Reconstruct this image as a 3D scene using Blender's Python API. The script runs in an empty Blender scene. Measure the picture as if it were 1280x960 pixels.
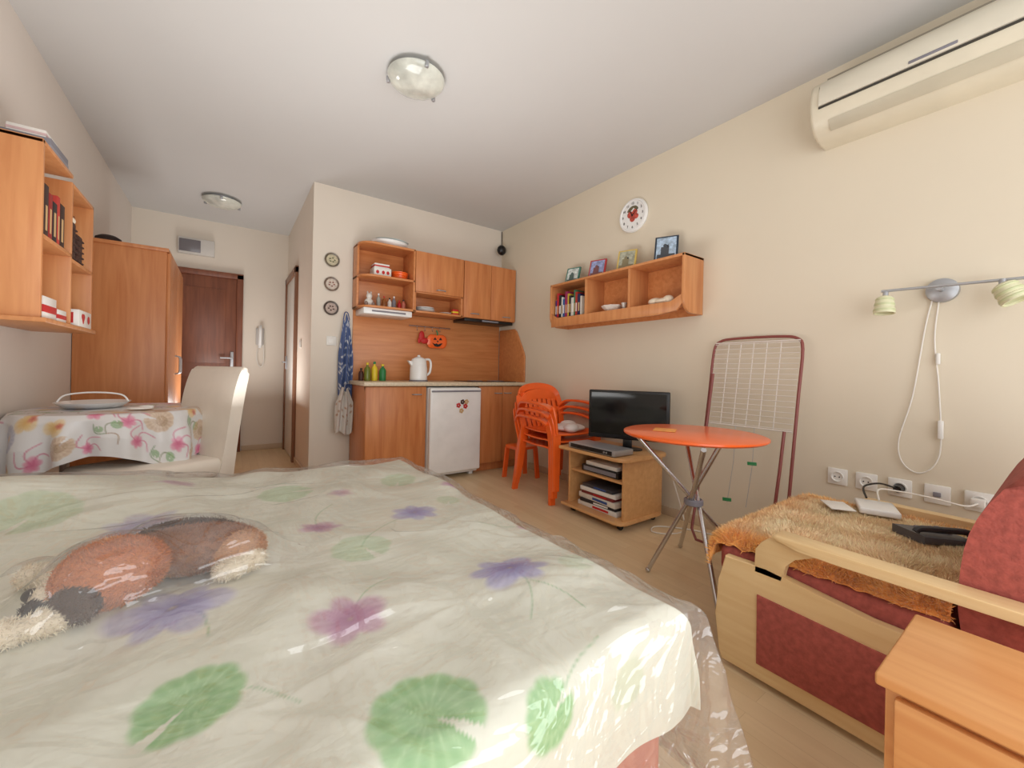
import bpy,bmesh,math,random
import numpy as np
from mathutils import Vector,Matrix,Euler
from mathutils import noise as mn
random.seed(4); rng=np.random.RandomState(3)
sc=bpy.context.scene
COL=sc.collection
def lin1(c):
    c=c/255.0
    return c/12.92 if c<=0.04045 else ((c+0.055)/1.055)**2.4
def lin(c): return tuple(lin1(x) for x in c[:3])
# ---------------------------------------------------------------- materials
MC={}
def newmat(name):
    m=bpy.data.materials.new(name); m.use_nodes=True
    nt=m.node_tree; b=nt.nodes['Principled BSDF']
    return m,nt,b
def ramp(nt,fac,stops):
    r=nt.nodes.new('ShaderNodeValToRGB'); e=r.color_ramp.elements
    while len(e)<len(stops): e.new(0.5)
    for i,(p,c) in enumerate(stops):
        e[i].position=p; e[i].color=(*c,1)
    nt.links.new(fac,r.inputs[0]); return r.outputs[0]
def coords(nt,scale=(1,1,1),rot=(0,0,0)):
    t=nt.nodes.new('ShaderNodeTexCoord'); mp=nt.nodes.new('ShaderNodeMapping')
    mp.inputs['Scale'].default_value=scale; mp.inputs['Rotation'].default_value=rot
    nt.links.new(t.outputs['Object'],mp.inputs[0]); return mp.outputs[0]
def noise(nt,vec,scale,detail=4,dist=0.0):
    n=nt.nodes.new('ShaderNodeTexNoise'); n.inputs['Scale'].default_value=scale
    n.inputs['Detail'].default_value=detail; n.inputs['Distortion'].default_value=dist
    nt.links.new(vec,n.inputs['Vector']); return n.outputs[0]
def math_(nt,op,a,b_=None,c=None):
    m=nt.nodes.new('ShaderNodeMath'); m.operation=op
    for i,x in enumerate((a,b_,c)):
        if x is None: continue
        if isinstance(x,(int,float)): m.inputs[i].default_value=x
        else: nt.links.new(x,m.inputs[i])
    return m.outputs[0]
def bump(nt,b,h,s,d=0.01):
    bp=nt.nodes.new('ShaderNodeBump'); bp.inputs['Strength'].default_value=s; bp.inputs['Distance'].default_value=d
    nt.links.new(h,bp.inputs['Height']); nt.links.new(bp.outputs[0],b.inputs['Normal'])
def mat(name,c,rough=.5,metal=0,var=.05,ns=7,bs=0,bsc=60,emit=0,coat=0):
    if name in MC: return MC[name]
    m,nt,b=newmat(name); l=lin(c); v=coords(nt)
    n=noise(nt,v,ns)
    nt.links.new(ramp(nt,n,[(.3,tuple(x*(1-var) for x in l)),(.7,tuple(min(1,x*(1+var)) for x in l))]),b.inputs['Base Color'])
    b.inputs['Roughness'].default_value=rough; b.inputs['Metallic'].default_value=metal
    if coat: b.inputs['Coat Weight'].default_value=coat
    if bs: bump(nt,b,noise(nt,v,bsc,3),bs,.004)
    MC[name]=m; return m
def wood(name,c1,c2,axis='z',s=1.0,rough=.38,dist=.6):
    if name in MC: return MC[name]
    m,nt,b=newmat(name)
    k={'x':(1.2,14,14),'y':(14,1.2,14),'z':(14,14,1.2)}[axis]
    v=coords(nt,tuple(q*s for q in k))
    n=noise(nt,v,2.2,6,dist)
    a,c=lin(c1),lin(c2); mid=tuple((x+y)/2 for x,y in zip(a,c))
    nt.links.new(ramp(nt,n,[(.25,c),(.5,mid),(.75,a)]),b.inputs['Base Color'])
    b.inputs['Roughness'].default_value=rough
    bump(nt,b,n,.05,.002)
    MC[name]=m; return m
def vcol(name,rough=.6,bs=0,bsc=60,sheen=0,bd=.004):
    if name in MC: return MC[name]
    m,nt,b=newmat(name)
    a=nt.nodes.new('ShaderNodeVertexColor'); a.layer_name='Col'
    nt.links.new(a.outputs[0],b.inputs['Base Color']); b.inputs['Roughness'].default_value=rough
    if sheen: b.inputs['Sheen Weight'].default_value=sheen
    if bs: bump(nt,b,noise(nt,coords(nt),bsc,4,.4),bs,bd)
    MC[name]=m; return m
# ---------------------------------------------------------------- builder
def TM(loc=(0,0,0),rz=0,rx=0,ry=0):
    return Matrix.Translation(loc)@Euler((rx,ry,rz)).to_matrix().to_4x4()
def tag(o,label=None,cat=None,group=None,kind=None):
    if label:o['label']=label
    if cat:o['category']=cat
    if group:o['group']=group
    if kind:o['kind']=kind
def thing(name,label,cat,loc,group=None):
    e=bpy.data.objects.new(name,None); e.empty_display_size=.05; e.location=loc
    COL.objects.link(e); tag(e,label,cat,group); return e
def place(name,me,parent=None,label=None,cat=None,group=None,kind=None,T=None,sharp=35):
    if T is not None: me.transform(T)
    n=len(me.vertices); co=np.empty(n*3); me.vertices.foreach_get('co',co); co=co.reshape(-1,3)
    mn_,mx=co.min(0),co.max(0); c=Vector(((mn_[0]+mx[0])/2,(mn_[1]+mx[1])/2,mn_[2]))
    me.transform(Matrix.Translation(-c))
    me.polygons.foreach_set('use_smooth',[True]*len(me.polygons))
    if sharp: me.set_sharp_from_angle(angle=math.radians(sharp))
    o=bpy.data.objects.new(name,me); COL.objects.link(o)
    if parent:
        w=Vector((0,0,0)); p=parent
        while p: w+=p.location; p=p.parent
        o.parent=parent; o.location=c-w
    else: o.location=c
    tag(o,label,cat,group,kind); return o
def catmull(P,n=6,closed=False):
    P=[Vector(p) for p in P]; out=[]; N=len(P); segs=N if closed else N-1
    for i in range(segs):
        g=lambda k:P[k%N] if closed else P[max(0,min(N-1,k))]
        a,b,c,d=g(i-1),g(i),g(i+1),g(i+2)
        for j in range(n):
            t=j/n
            out.append(.5*((2*b)+(c-a)*t+(2*a-5*b+4*c-d)*t*t+(3*b-a-3*c+d)*t**3))
    if not closed: out.append(P[-1])
    return out
def rrect(x0,x1,y0,y1,r,n=5,which=(1,1,1,1)):
    pts=[]
    for k,(cx,cy,a0) in enumerate([(x1-r,y1-r,0),(x0+r,y1-r,90),(x0+r,y0+r,180),(x1-r,y0+r,270)]):
        if which[k]:
            for i in range(n+1):
                a=math.radians(a0+90*i/n); pts.append((cx+r*math.cos(a),cy+r*math.sin(a)))
        else: pts.append([(x1,y1),(x0,y1),(x0,y0),(x1,y0)][k])
    return pts
class B:
    def __init__(s,T=None): s.bm=bmesh.new(); s.mi=0; s.T=T
    def m(s,i): s.mi=i; return s
    def add(s,t,M=None):
        if M is not None: bmesh.ops.transform(t,matrix=M,verts=t.verts)
        bmesh.ops.recalc_face_normals(t,faces=t.faces)
        for f in t.faces: f.material_index=s.mi
        me=bpy.data.meshes.new('t'); t.to_mesh(me); t.free(); s.bm.from_mesh(me); bpy.data.meshes.remove(me); return s
    def box(s,x0,x1,y0,y1,z0,z1,bv=.003,seg=2,M=None):
        t=bmesh.new(); bmesh.ops.create_cube(t,size=1)
        for v in t.verts: v.co=((x0+x1)/2+v.co.x*(x1-x0),(y0+y1)/2+v.co.y*(y1-y0),(z0+z1)/2+v.co.z*(z1-z0))
        bv=min(bv,.45*min(abs(x1-x0),abs(y1-y0),abs(z1-z0)))
        if bv>0: bmesh.ops.bevel(t,geom=t.edges[:],offset=bv,segments=seg,profile=.5,affect='EDGES')
        return s.add(t,M)
    def prism(s,pts,axis,a0,a1,bv=0,seg=2,M=None):
        t=bmesh.new()
        f={'x':lambda p,a:(a,p[0],p[1]),'y':lambda p,a:(p[0],a,p[1]),'z':lambda p,a:(p[0],p[1],a)}[axis]
        v0=[t.verts.new(f(p,a0)) for p in pts]; v1=[t.verts.new(f(p,a1)) for p in pts]; n=len(pts)
        c0=t.faces.new(v0); c1=t.faces.new(v1[::-1])
        for i in range(n): t.faces.new((v0[i],v1[i],v1[(i+1)%n],v0[(i+1)%n]))
        if bv>0:
            es=list(set(c0.edges)|set(c1.edges)); bmesh.ops.bevel(t,geom=es,offset=bv,segments=seg,profile=.5,affect='EDGES')
        return s.add(t,M)
    def tube(s,P,r,seg=8,closed=False,sm=0,r2=None,M=None):
        if sm: P=catmull(P,sm,closed)
        P=[Vector(p) for p in P]; n=len(P); t=bmesh.new(); rings=[]
        up=None
        for i in range(n):
            a=P[(i-1)%n] if closed or i>0 else P[i]; b=P[(i+1)%n] if closed or i<n-1 else P[i]
            d=(b-a).normalized()
            if up is None:
                up=Vector((0,0,1)) if abs(d.z)<.9 else Vector((1,0,0))
            x=d.cross(up)
            if x.length<1e-5: x=d.orthogonal()
            x.normalize(); y=x.cross(d).normalized(); up=y
            rr=r if r2 is None else r+(r2-r)*i/(n-1)
            rings.append([t.verts.new(P[i]+rr*(math.cos(2*math.pi*k/seg)*x+math.sin(2*math.pi*k/seg)*y)) for k in range(seg)])
        for i in range(n if closed else n-1):
            A,C=rings[i],rings[(i+1)%n]
            for k in range(seg): t.faces.new((A[k],A[(k+1)%seg],C[(k+1)%seg],C[k]))
        if not closed: t.faces.new(rings[0][::-1]); t.faces.new(rings[-1])
        return s.add(t,M)
    def ribbon(s,P,side,w,th,sm=5,M=None):
        P=catmull(P,sm) if sm else [Vector(p) for p in P]
        t=bmesh.new(); rings=[]; n=len(P)
        for i in range(n):
            d=(P[min(n-1,i+1)]-P[max(0,i-1)]).normalized(); sd=Vector(side(i/(n-1)) if callable(side) else side)
            sd=(sd-d*sd.dot(d)).normalized(); nr=sd.cross(d)
            ww=w(i/(n-1)) if callable(w) else w
            rings.append([t.verts.new(P[i]+sd*a*ww/2+nr*b_*th/2) for a,b_ in ((-1,-.4),(-.9,-1),(.9,-1),(1,-.4),(1,.4),(.9,1),(-.9,1),(-1,.4))])
        for A,C in zip(rings,rings[1:]):
            for k in range(8): t.faces.new((A[k],A[(k+1)%8],C[(k+1)%8],C[k]))
        t.faces.new(rings[0][::-1]); t.faces.new(rings[-1]); return s.add(t,M)
    def cyl(s,p0,p1,r,r2=None,seg=20,M=None): return s.tube([p0,p1],r,seg,r2=r2 if r2 is not None else r,M=M)
    def sph(s,c,r,seg=20,M=None,rz=0,rx=0,ry=0):
        t=bmesh.new(); bmesh.ops.create_uvsphere(t,u_segments=seg,v_segments=max(6,seg*2//3),radius=1)
        if not hasattr(r,'__len__'): r=(r,r,r)
        bmesh.ops.transform(t,matrix=TM(c,rz,rx,ry)@Matrix.Diagonal((*r,1)),verts=t.verts)
        return s.add(t,M)
    def lathe(s,prof,c=(0,0,0),seg=28,M=None,wav=None):
        t=bmesh.new(); rings=[]
        for (r,z) in prof:
            ring=[]
            for k in range(seg):
                a=2*math.pi*k/seg; q=r*(1+(wav(a,z) if wav else 0))
                ring.append(t.verts.new((c[0]+q*math.cos(a),c[1]+q*math.sin(a),c[2]+z)))
            rings.append(ring)
        for A,C in zip(rings,rings[1:]):
            for k in range(seg): t.faces.new((A[k],A[(k+1)%seg],C[(k+1)%seg],C[k]))
        if prof[0][0]>1e-6: t.faces.new(rings[0])
        if prof[-1][0]>1e-6: t.faces.new(rings[-1])
        bmesh.ops.remove_doubles(t,verts=t.verts,dist=1e-5)
        return s.add(t,M)
    def text(s,txt,size,M,ext=.0008):
        cu=bpy.data.curves.new('txt','FONT'); cu.body=txt; cu.size=size; cu.align_x='CENTER'; cu.align_y='CENTER'; cu.extrude=ext
        o=bpy.data.objects.new('txt',cu); COL.objects.link(o)
        dg=bpy.context.evaluated_depsgraph_get(); me=bpy.data.meshes.new_from_object(o.evaluated_get(dg))
        t=bmesh.new(); t.from_mesh(me); bpy.data.objects.remove(o); bpy.data.curves.remove(cu); bpy.data.meshes.remove(me)
        return s.add(t,M)
    def obj(s,name,mats,parent=None,label=None,cat=None,group=None,kind=None,sharp=35):
        me=bpy.data.meshes.new(name); s.bm.to_mesh(me); s.bm.free()
        if not isinstance(mats,(list,tuple)): mats=[mats]
        for x in mats: me.materials.append(x)
        return place(name,me,parent,label,cat,group,kind,s.T,sharp)
def gridmesh(name,X,col,mt,parent=None,wrap=False,label=None,cat=None,group=None,kind=None,thick=0,sharp=0):
    n,m,_=X.shape; me=bpy.data.meshes.new(name)
    idx=np.arange(n*m).reshape(n,m)
    if wrap: idx=np.concatenate([idx,idx[:,:1]],1)
    q=np.stack([idx[:-1,:-1],idx[1:,:-1],idx[1:,1:],idx[:-1,1:]],-1).reshape(-1,4)
    me.from_pydata(X.reshape(-1,3).tolist(),[],q.tolist())
    if col is not None:
        a=me.color_attributes.new('Col','FLOAT_COLOR','POINT'); c=np.ones((n*m,4)); c[:,:3]=col.reshape(-1,3)
        a.data.foreach_set('color',c.ravel())
    me.materials.append(mt)
    o=place(name,me,parent,label,cat,group,kind,None,sharp)
    if thick:
        md=o.modifiers.new('s','SOLIDIFY'); md.thickness=thick
    return o
def blades(o,cnt,ln,w,jit=.25,lift=.6,kb=.95,flow=.55,rnd=.35):
    """merge short tapered pile fibres into the object's own mesh"""
    me=o.data; n=len(me.vertices); co=np.empty(n*3); me.vertices.foreach_get('co',co); co=co.reshape(-1,3)
    col=np.empty(n*4); me.color_attributes['Col'].data.foreach_get('color',col); col=col.reshape(-1,4)
    faces=[tuple(p.vertices) for p in me.polygons]; F=np.array([f[:3] for f in faces])
    c=(co[F[:,0]]+co[F[:,2]])/2; nr=np.cross(co[F[:,1]]-co[F[:,0]],co[F[:,2]]-co[F[:,0]]); ar=np.linalg.norm(nr,axis=1)+1e-12; nr/=ar[:,None]
    if nr[:,2].sum()<0 and o.name.startswith('fur'): nr=-nr
    pk_=rng.choice(len(F),cnt,p=ar/ar.sum()); P=c[pk_]+rng.normal(0,.0015,(cnt,3)); N=nr[pk_]
    fl=np.stack([np.sin(P[:,0]*31+P[:,1]*9),np.cos(P[:,1]*27-P[:,0]*13),np.zeros(cnt)],-1)*flow
    D=N*lift+fl+rng.normal(0,rnd,(cnt,3)); D/=np.linalg.norm(D,axis=1)[:,None]
    Sd=np.cross(D,rng.normal(0,1,(cnt,3))); Sd/=np.linalg.norm(Sd,axis=1)[:,None]+1e-9
    Lh=ln*rng.uniform(.6,1.2,(cnt,1))
    v0=P-Sd*w/2; v1=P+Sd*w/2; v2=P+D*Lh
    V=np.concatenate([co,v0,v1,v2]); k=rng.uniform(1-jit,1+jit,(cnt,1))
    cc_=col[F[pk_,0]].copy(); cb=cc_.copy(); cb[:,:3]*=k*kb; ct=cc_.copy(); ct[:,:3]=np.clip(ct[:,:3]*k*1.2,0,1)
    Cn=np.concatenate([col,cb,cb,ct]); tri=[(n+i,n+cnt+i,n+2*cnt+i) for i in range(cnt)]
    m2=bpy.data.meshes.new(o.name); m2.from_pydata(V.tolist(),[],faces+tri)
    a=m2.color_attributes.new('Col','FLOAT_COLOR','POINT'); a.data.foreach_set('color',Cn.ravel())
    for x in me.materials: m2.materials.append(x)
    m2.polygons.foreach_set('use_smooth',[True]*len(m2.polygons)); o.data=m2
def blob(name,els,vox,mt,parent=None,label=None,cat=None,group=None):
    b=B()
    for e in els: b.sph(e[0],e[1],20,rz=e[2])
    me=bpy.data.meshes.new('t'); b.bm.to_mesh(me); b.bm.free()
    o=bpy.data.objects.new('t',me); COL.objects.link(o)
    r=o.modifiers.new('r','REMESH'); r.mode='VOXEL'; r.voxel_size=vox
    s=o.modifiers.new('s','SMOOTH'); s.iterations=5; s.factor=.5
    dg=bpy.context.evaluated_depsgraph_get(); m2=bpy.data.meshes.new_from_object(o.evaluated_get(dg))
    bpy.data.objects.remove(o); bpy.data.meshes.remove(me)
    n=len(m2.vertices); co=np.empty(n*3); m2.vertices.foreach_get('co',co); co=co.reshape(-1,3)
    best=np.full(n,1e9); c=np.ones((n,4))
    for e in els:
        d=co-np.array(e[0]); a=-e[2]; x=d[:,0]*math.cos(a)-d[:,1]*math.sin(a); y=d[:,0]*math.sin(a)+d[:,1]*math.cos(a)
        k=np.sqrt((x/e[1][0])**2+(y/e[1][1])**2+(d[:,2]/e[1][2])**2); k=(k-1)*min(e[1])
        w=k<best; best[w]=k[w]; c[w,:3]=lin(e[3])
    at=m2.color_attributes.new('Col','FLOAT_COLOR','POINT'); at.data.foreach_set('color',c.ravel())
    m2.materials.clear(); m2.materials.append(mt)
    return place(name,m2,parent,label,cat,group,sharp=0)
# ---------------------------------------------------------------- palette
KW=wood('kitchen_beech',(218,146,90),(192,114,64),'z'); KWx=wood('kitchen_beech_h',(220,150,94),(198,122,70),'x')
SW=wood('shelf_beech',(218,154,100),(196,126,76),'z'); WW=wood('wardrobe_beech',(208,140,88),(186,114,66),'z')
NW=wood('night_beech',(228,168,108),(212,144,86),'y',rough=.3); TW=wood('stand_beech',(224,174,118),(206,152,98),'y')
PW=wood('pine',(240,212,162),(226,190,136),'y',rough=.4); DW=wood('dark_door_wood',(140,84,58),(110,62,44),'z')
WHITE=mat('white_plastic',(236,234,228),.35); WH2=mat('white_gloss',(242,242,240),.2)
CHR=mat('chrome',(200,200,202),.25,.95); SIL=mat('silver_paint',(178,180,184),.4,.6); BLK=mat('black_plastic',(18,18,20),.35)
ORG=mat('orange_plastic',(250,106,38),.3,coat=.4); RED=mat('red_print',(196,34,34),.5); CRM=mat('cream_leather',(232,222,208),.45,bs=.08,bsc=150)
BRN=mat('dark_brown',(70,36,22),.5); GRY=mat('grey_card',(132,130,138),.6); GRN=mat('green_plastic',(40,128,70),.4)
YEL=mat('yellow_plastic',(232,204,50),.4); BLU=mat('blue_print',(50,80,140),.5); TAN=mat('tan_card',(206,170,120),.6)
CORD=mat('white_cord',(232,228,220),.4)
# ---------------------------------------------------------------- shell
L,R,KY,KX,FY,C,BY=-.815,2.51,3.78,.574,5.53,2.56,-.85
wallR=mat('plaster_cream',(224,213,192),.9,var=.02,ns=1.5,bs=.05,bsc=120)
wallK=mat('plaster_pale',(230,220,206),.9,var=.02,ns=1.5,bs=.05,bsc=120)
wallL=mat('plaster_left',(226,217,208),.9,var=.02,ns=1.5,bs=.05,bsc=120)
ceilM=mat('ceiling_paint',(208,207,205),.95,var=.015,ns=1.2)
def floor_mat():
    m,nt,b=newmat('laminate'); v=coords(nt,(1,1,1),(0,0,math.pi/2))
    br=nt.nodes.new('ShaderNodeTexBrick'); nt.links.new(v,br.inputs[0])
    br.inputs['Scale'].default_value=1; br.inputs['Brick Width'].default_value=.9; br.inputs['Row Height'].default_value=.065
    br.inputs['Mortar Size'].default_value=.0006; br.inputs['Color1'].default_value=(*lin((228,204,166)),1)
    br.inputs['Color2'].default_value=(*lin((221,194,154)),1); br.inputs['Mortar'].default_value=(*lin((202,174,136)),1)
    n=noise(nt,coords(nt,(12,1,12)),3,6,.5); mx=nt.nodes.new('ShaderNodeMix'); mx.data_type='RGBA'; mx.blend_type='MULTIPLY'; mx.inputs[0].default_value=.35
    nt.links.new(br.outputs[0],mx.inputs[6]); nt.links.new(ramp(nt,n,[(.3,(.80,.76,.7)),(.7,(1,1,1))]),mx.inputs[7])
    nt.links.new(mx.outputs[2],b.inputs['Base Color']); b.inputs['Roughness'].default_value=.38; return m
S='structure'
B().box(L-.1,R+.1,BY-.1,FY+.1,-.1,0,0).obj('floor',floor_mat(),kind=S,label='light beech laminate strip floor')
B().box(L-.1,R+.1,BY-.1,FY+.1,C,C+.1,0).obj('ceiling',ceilM,kind=S,label='plain white painted ceiling')
B().box(L-.1,L,BY,FY,0,C,0).obj('wall_left',wallL,kind=S,label='plain cream plaster wall')
B().box(R,R+.1,BY,KY,0,C,0).obj('wall_right',wallR,kind=S,label='plain cream plaster wall')
B().box(KX,R+.1,KY,KY+.1,0,C,0).obj('wall_kitchen',wallK,kind=S,label='pale plaster wall behind kitchenette')
B().box(KX,KX+.1,KY+.1,FY,0,C,0).obj('wall_corridor',wallK,kind=S,label='pale corridor wall')
B().box(L-.1,KX+.1,FY,FY+.1,0,C,0).obj('wall_far',wallK,kind=S,label='pale wall with entrance door')
b=B().box(L-.1,-.6,BY-.1,BY,0,C,0).box(2.3,R+.1,BY-.1,BY,0,C,0).box(-.6,2.3,BY-.1,BY,2.35,C,0).obj('wall_back',wallL,kind=S,label='wall with glazed balcony opening')
b=B()
for x in (-.6,.35,1.3,2.25): b.box(x,x+.05,BY-.08,BY-.02,0,2.35,.004)
b.box(-.6,2.3,BY-.08,BY-.02,2.3,2.35).box(-.6,2.3,BY-.08,BY-.02,0,.05).obj('window_1',WHITE,kind=S,label='white balcony window frame')
bbm=mat('baseboard_paint',(206,184,156),.6)
B().box(R-.015,R,BY,3.2,0,.06).obj('baseboard_right',bbm,kind=S)
B().box(.14,KX-.016,FY-.015,FY,0,.06).obj('baseboard_far',bbm,kind=S)
B().box(KX-.015,KX,KY-.014,4.58,0,.06).obj('baseboard_corridor',bbm,kind=S)
B().box(KX,.89,KY-.015,KY,0,.06).obj('baseboard_kitchen',bbm,kind=S)
B().box(L,L+.015,BY,3.69,0,.06).obj('baseboard_left',bbm,kind=S)
# entrance door
b=B().box(-.76,-.70,FY-.05,FY,0,2.0).box(.07,.13,FY-.05,FY,0,2.0).box(-.76,.13,FY-.05,FY,1.95,2.01)
b.box(-.70,.07,FY-.03,FY-.005,.01,1.95)
for z0,z1 in ((.15,.85),(1.0,1.82)):
    b.m(0).box(-.60,-.03,FY-.036,FY-.03,z0,z1,.005)
b.m(1).box(.02,.05,FY-.05,FY-.03,.93,1.13).tube([(.035,FY-.05,1.06),(.035,FY-.09,1.06),(-.07,FY-.09,1.06)],.009)
b.obj('door_1',[DW,SIL],kind=S,label='reddish brown wooden entrance door')
b=B().box(KX-.03,KX,4.6,4.67,0,2.0).box(KX-.03,KX,5.4,5.47,0,2.0).box(KX-.03,KX,4.6,5.47,1.94,2.01).m(1).box(KX-.015,KX,4.67,5.4,0.01,1.94)
b.m(2).box(KX-.03,KX-.012,5.3,5.33,.95,1.1).tube([(KX-.03,5.31,1.03),(KX-.06,5.31,1.03),(KX-.06,5.2,1.03)],.008)
b.obj('door_2',[wood('frame_brown',(150,104,76),(120,80,56),'z'),WHITE,SIL],kind=S,label='white bathroom door in brown frame')
# ---------------------------------------------------------------- bed
def fold(t,e,Rr):
    u=t-(e-Rr); a=np.clip(u/Rr,0,math.pi/2)
    pos=np.where(u<0,t,e-Rr+Rr*np.sin(a)); drop=np.where(u<0,0,Rr*(1-np.cos(a))+np.maximum(0,u-Rr*math.pi/2))
    return pos,drop
def bedtop(x,y):
    z=.485+.12*np.exp(-((x+.62)/.40)**2-((y-1.98)/.26)**2)
    z=z+.006*np.sin(x*9+y*4+np.sin(y*7))*np.sin(y*6-x*3)+.004*np.sin(x*21-y*16+2*np.sin(x*5))
    for (a,b_,c_,f) in ((.9,.43,9,1.3),(-.5,.86,7,2.1),(.2,.98,8,.4)):
        s_=np.sin((a*x+b_*y)*c_+f+.8*np.sin((b_*x-a*y)*3)); z=z+.009*np.maximum(0,s_)**6
    return z
def bedsurf(sx,sy,ex,yn,yf,fl,rip,off,Rr=.05,cr=.1):
    x,dx=fold(sx,ex,Rr); y2,dn=fold(-sy,-yn,Rr); y=-y2; y3,df=fold(y,yf,Rr); y=np.where(sy>yf-Rr,y3,y)
    df=np.where(sy>yf-Rr,df,0)
    dy=np.maximum(dn,df); d=np.maximum(dx,dy)
    mn_=np.minimum(dx,dy)
    z=bedtop(np.clip(x,-2,ex),y)+off-d
    w=np.clip(d/.2,0,1)
    x=x+fl*dx+rip*w*np.sin(sy*24+2*np.sin(sy*9))*(dx>0)+cr*mn_
    s=np.where(dn>0,-1,1)
    y=y+s*(fl*.4*dy+rip*w*np.sin(sx*22+2*np.sin(sx*7))*(dy>0)+cr*mn_)
    return x,y,z
bed=thing('bed','double bed with floral bedspread on terracotta divan base','bed',(0,1.28,0))
salm=mat('terracotta_fabric',(206,132,108),.8,bs=.15,bsc=200)
blue=mat('pale_blue_sheet',(176,206,226),.8,bs=.2,bsc=30)
B().box(L+.02,.755,.49,2.08,.03,.30,.02,3).obj('base',salm,bed,label='terracotta upholstered divan base')
B().box(L+.02,.765,.485,2.09,.30,.455,.04,4).obj('mattress',blue,bed,label='mattress in pale blue sheet')
yy_=np.linspace(.52,2.05,120); ss_=np.linspace(0,1,20); YY,SS=np.meshgrid(yy_,ss_,indexing='ij')
XX=.772+.012*SS+.006*SS*np.sin(YY*31+2*np.sin(YY*8)); ZZ=.42-.24*SS+.012*np.sin(YY*12)*SS
gridmesh('sheet_edge',np.stack([XX,YY,ZZ],-1),None,blue,bed,thick=.002,label='pale blue sheet hanging below the bedspread')
nx,ny=430,460
sx,sy=np.meshgrid(np.linspace(-.79,.975,nx),np.linspace(.265,2.36,ny),indexing='ij')
X=np.stack(bedsurf(sx,sy,.795,.46,2.14,.04,.006,0.0,cr=.05),-1)
colr=np.ones((nx,ny,3))*np.array(lin((232,230,214)))
pat=.5+.5*np.sin(sx*6+3*np.sin(sy*4))*np.sin(sy*7)
colr=colr*(1-.15*pat[...,None])+np.array(lin((208,216,192)))*(.15*pat[...,None])
SOFT=.006
def mixc(mask,c):
    global colr
    mask=np.clip(mask,0,1)[...,None]; c=np.array(c) if not hasattr(c,'shape') else c
    colr=colr*(1-mask)+c*mask
def leaf(cx,cy,r,rot,al=.8,g=(104,178,88),g2=(172,216,150)):
    dx,dy=sx-cx,sy-cy; rho=np.hypot(dx,dy); ph=np.arctan2(dy,dx)+rot
    Rb=r*(.92+.07*np.abs(np.sin(ph*4.5))+.03*np.sin(ph*2)); Rb=np.where(np.abs(np.angle(np.exp(1j*ph)))<.13,Rb*.25,Rb)
    v=np.abs(np.sin(ph*9))**.35; ring=.85+.15*np.cos(rho/r*18)
    t=(v*ring)[...,None]
    mixc(np.clip((Rb-rho)/(SOFT*1.5),0,1)*al,np.array(lin(g))*t+np.array(lin(g2))*(1-t))
def flower(cx,cy,r,rot,c1,c2,al=.85,k=3.5,ctr=True):
    dx,dy=sx-cx,sy-cy; rho=np.hypot(dx,dy); ph=np.arctan2(dy,dx)+rot; ph=ph+.18*np.sin(2*ph+rot)
    for sc_,off in ((1,0),(.72,.45)):
        Rb=r*sc_*(.66+.34*np.abs(np.cos((ph+off)*k))**.8+.05*np.sin(ph*2+1))
        t=np.clip(rho/(r*sc_),0,1); st=.65+.35*np.abs(np.sin(ph*k*5))
        t=(t*st)[...,None]
        mixc(np.clip((Rb-rho)/(SOFT*3),0,1)*al,np.array(lin(c1))*(1-t)+np.array(lin(c2))*t)
    if ctr: mixc(np.clip((r*.10-rho)/.008,0,1)*.5,lin((200,186,140)))
def stem(x0,y0,x1,y1,w=.003,bend=.03,c=(146,188,138)):
    for i in range(14):
        t=i/13; t2=(i+1)/13
        P=lambda t:(x0+(x1-x0)*t-(y1-y0)*bend*4*math.sin(math.pi*t),y0+(y1-y0)*t+(x1-x0)*bend*4*math.sin(math.pi*t))
        ax,ay=P(t); bx,by=P(t2); vx,vy=bx-ax,by-ay; q=np.clip(((sx-ax)*vx+(sy-ay)*vy)/(vx*vx+vy*vy+1e-9),0,1)
        dd=np.hypot(sx-ax-q*vx,sy-ay-q*vy); mixc(np.clip((w-dd)/.003,0,1)*.6,lin(c))
PU,PU2=(112,102,180),(192,186,226); PK,PK2=(162,84,140),(222,176,202)
stem(.56,.77,.50,.62); stem(.2,.79,.30,.90); stem(-.09,1.04,-.02,.9); stem(.3,1.1,.5,1.27); stem(.41,.42,.55,.5)
stem(-.03,.74,.09,.66); stem(.79,1.0,.66,1.08); stem(.23,1.31,.30,1.5); stem(.56,.70,.60,.58)
leaf(.24,.525,.088,.8); leaf(-.035,.735,.075,2.4); leaf(.415,.44,.056,-.5); leaf(.30,1.10,.08,1.2,.35); leaf(.19,1.74,.10,0,.35); leaf(.62,1.72,.08,2,.3)
leaf(.72,.72,.05,1,.2); leaf(-.5,1.2,.08,1,.6); leaf(-.45,1.75,.11,2,.3); leaf(.60,.40,.05,2,.2); leaf(.68,1.35,.05,2,.25); leaf(.93,.95,.07,1,.5); leaf(-.35,.7,.09,1,.8)
flower(.56,.78,.10,.3,PU,PU2,.75,3); flower(-.08,1.02,.11,1.1,PU,PU2,.6,3); flower(.52,1.28,.085,.8,PU,PU2,.65,3); flower(-.2,1.6,.1,0,PU,PU2,.4)
flower(.20,.80,.08,.9,PK,PK2,.75,2.5); flower(.235,1.31,.065,.2,PK,PK2,.65,2.5); flower(.79,1.0,.05,.5,PK,PK2,.6,2.5); flower(.77,1.5,.055,.5,PK,PK2,.65,2.5)
flower(-.15,1.95,.07,.5,PK,PK2,.4,2.5); flower(.36,1.62,.05,.5,PK,PK2,.4,2.5); flower(-.65,1.5,.1,.5,PK,PK2,.7,2.5)
cover=vcol('floral_bedspread',.7,.45,8,bd=.035)
gridmesh('bedspread',X,colr,cover,bed,label='cream bedspread printed with lotus leaves and flowers')
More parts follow.
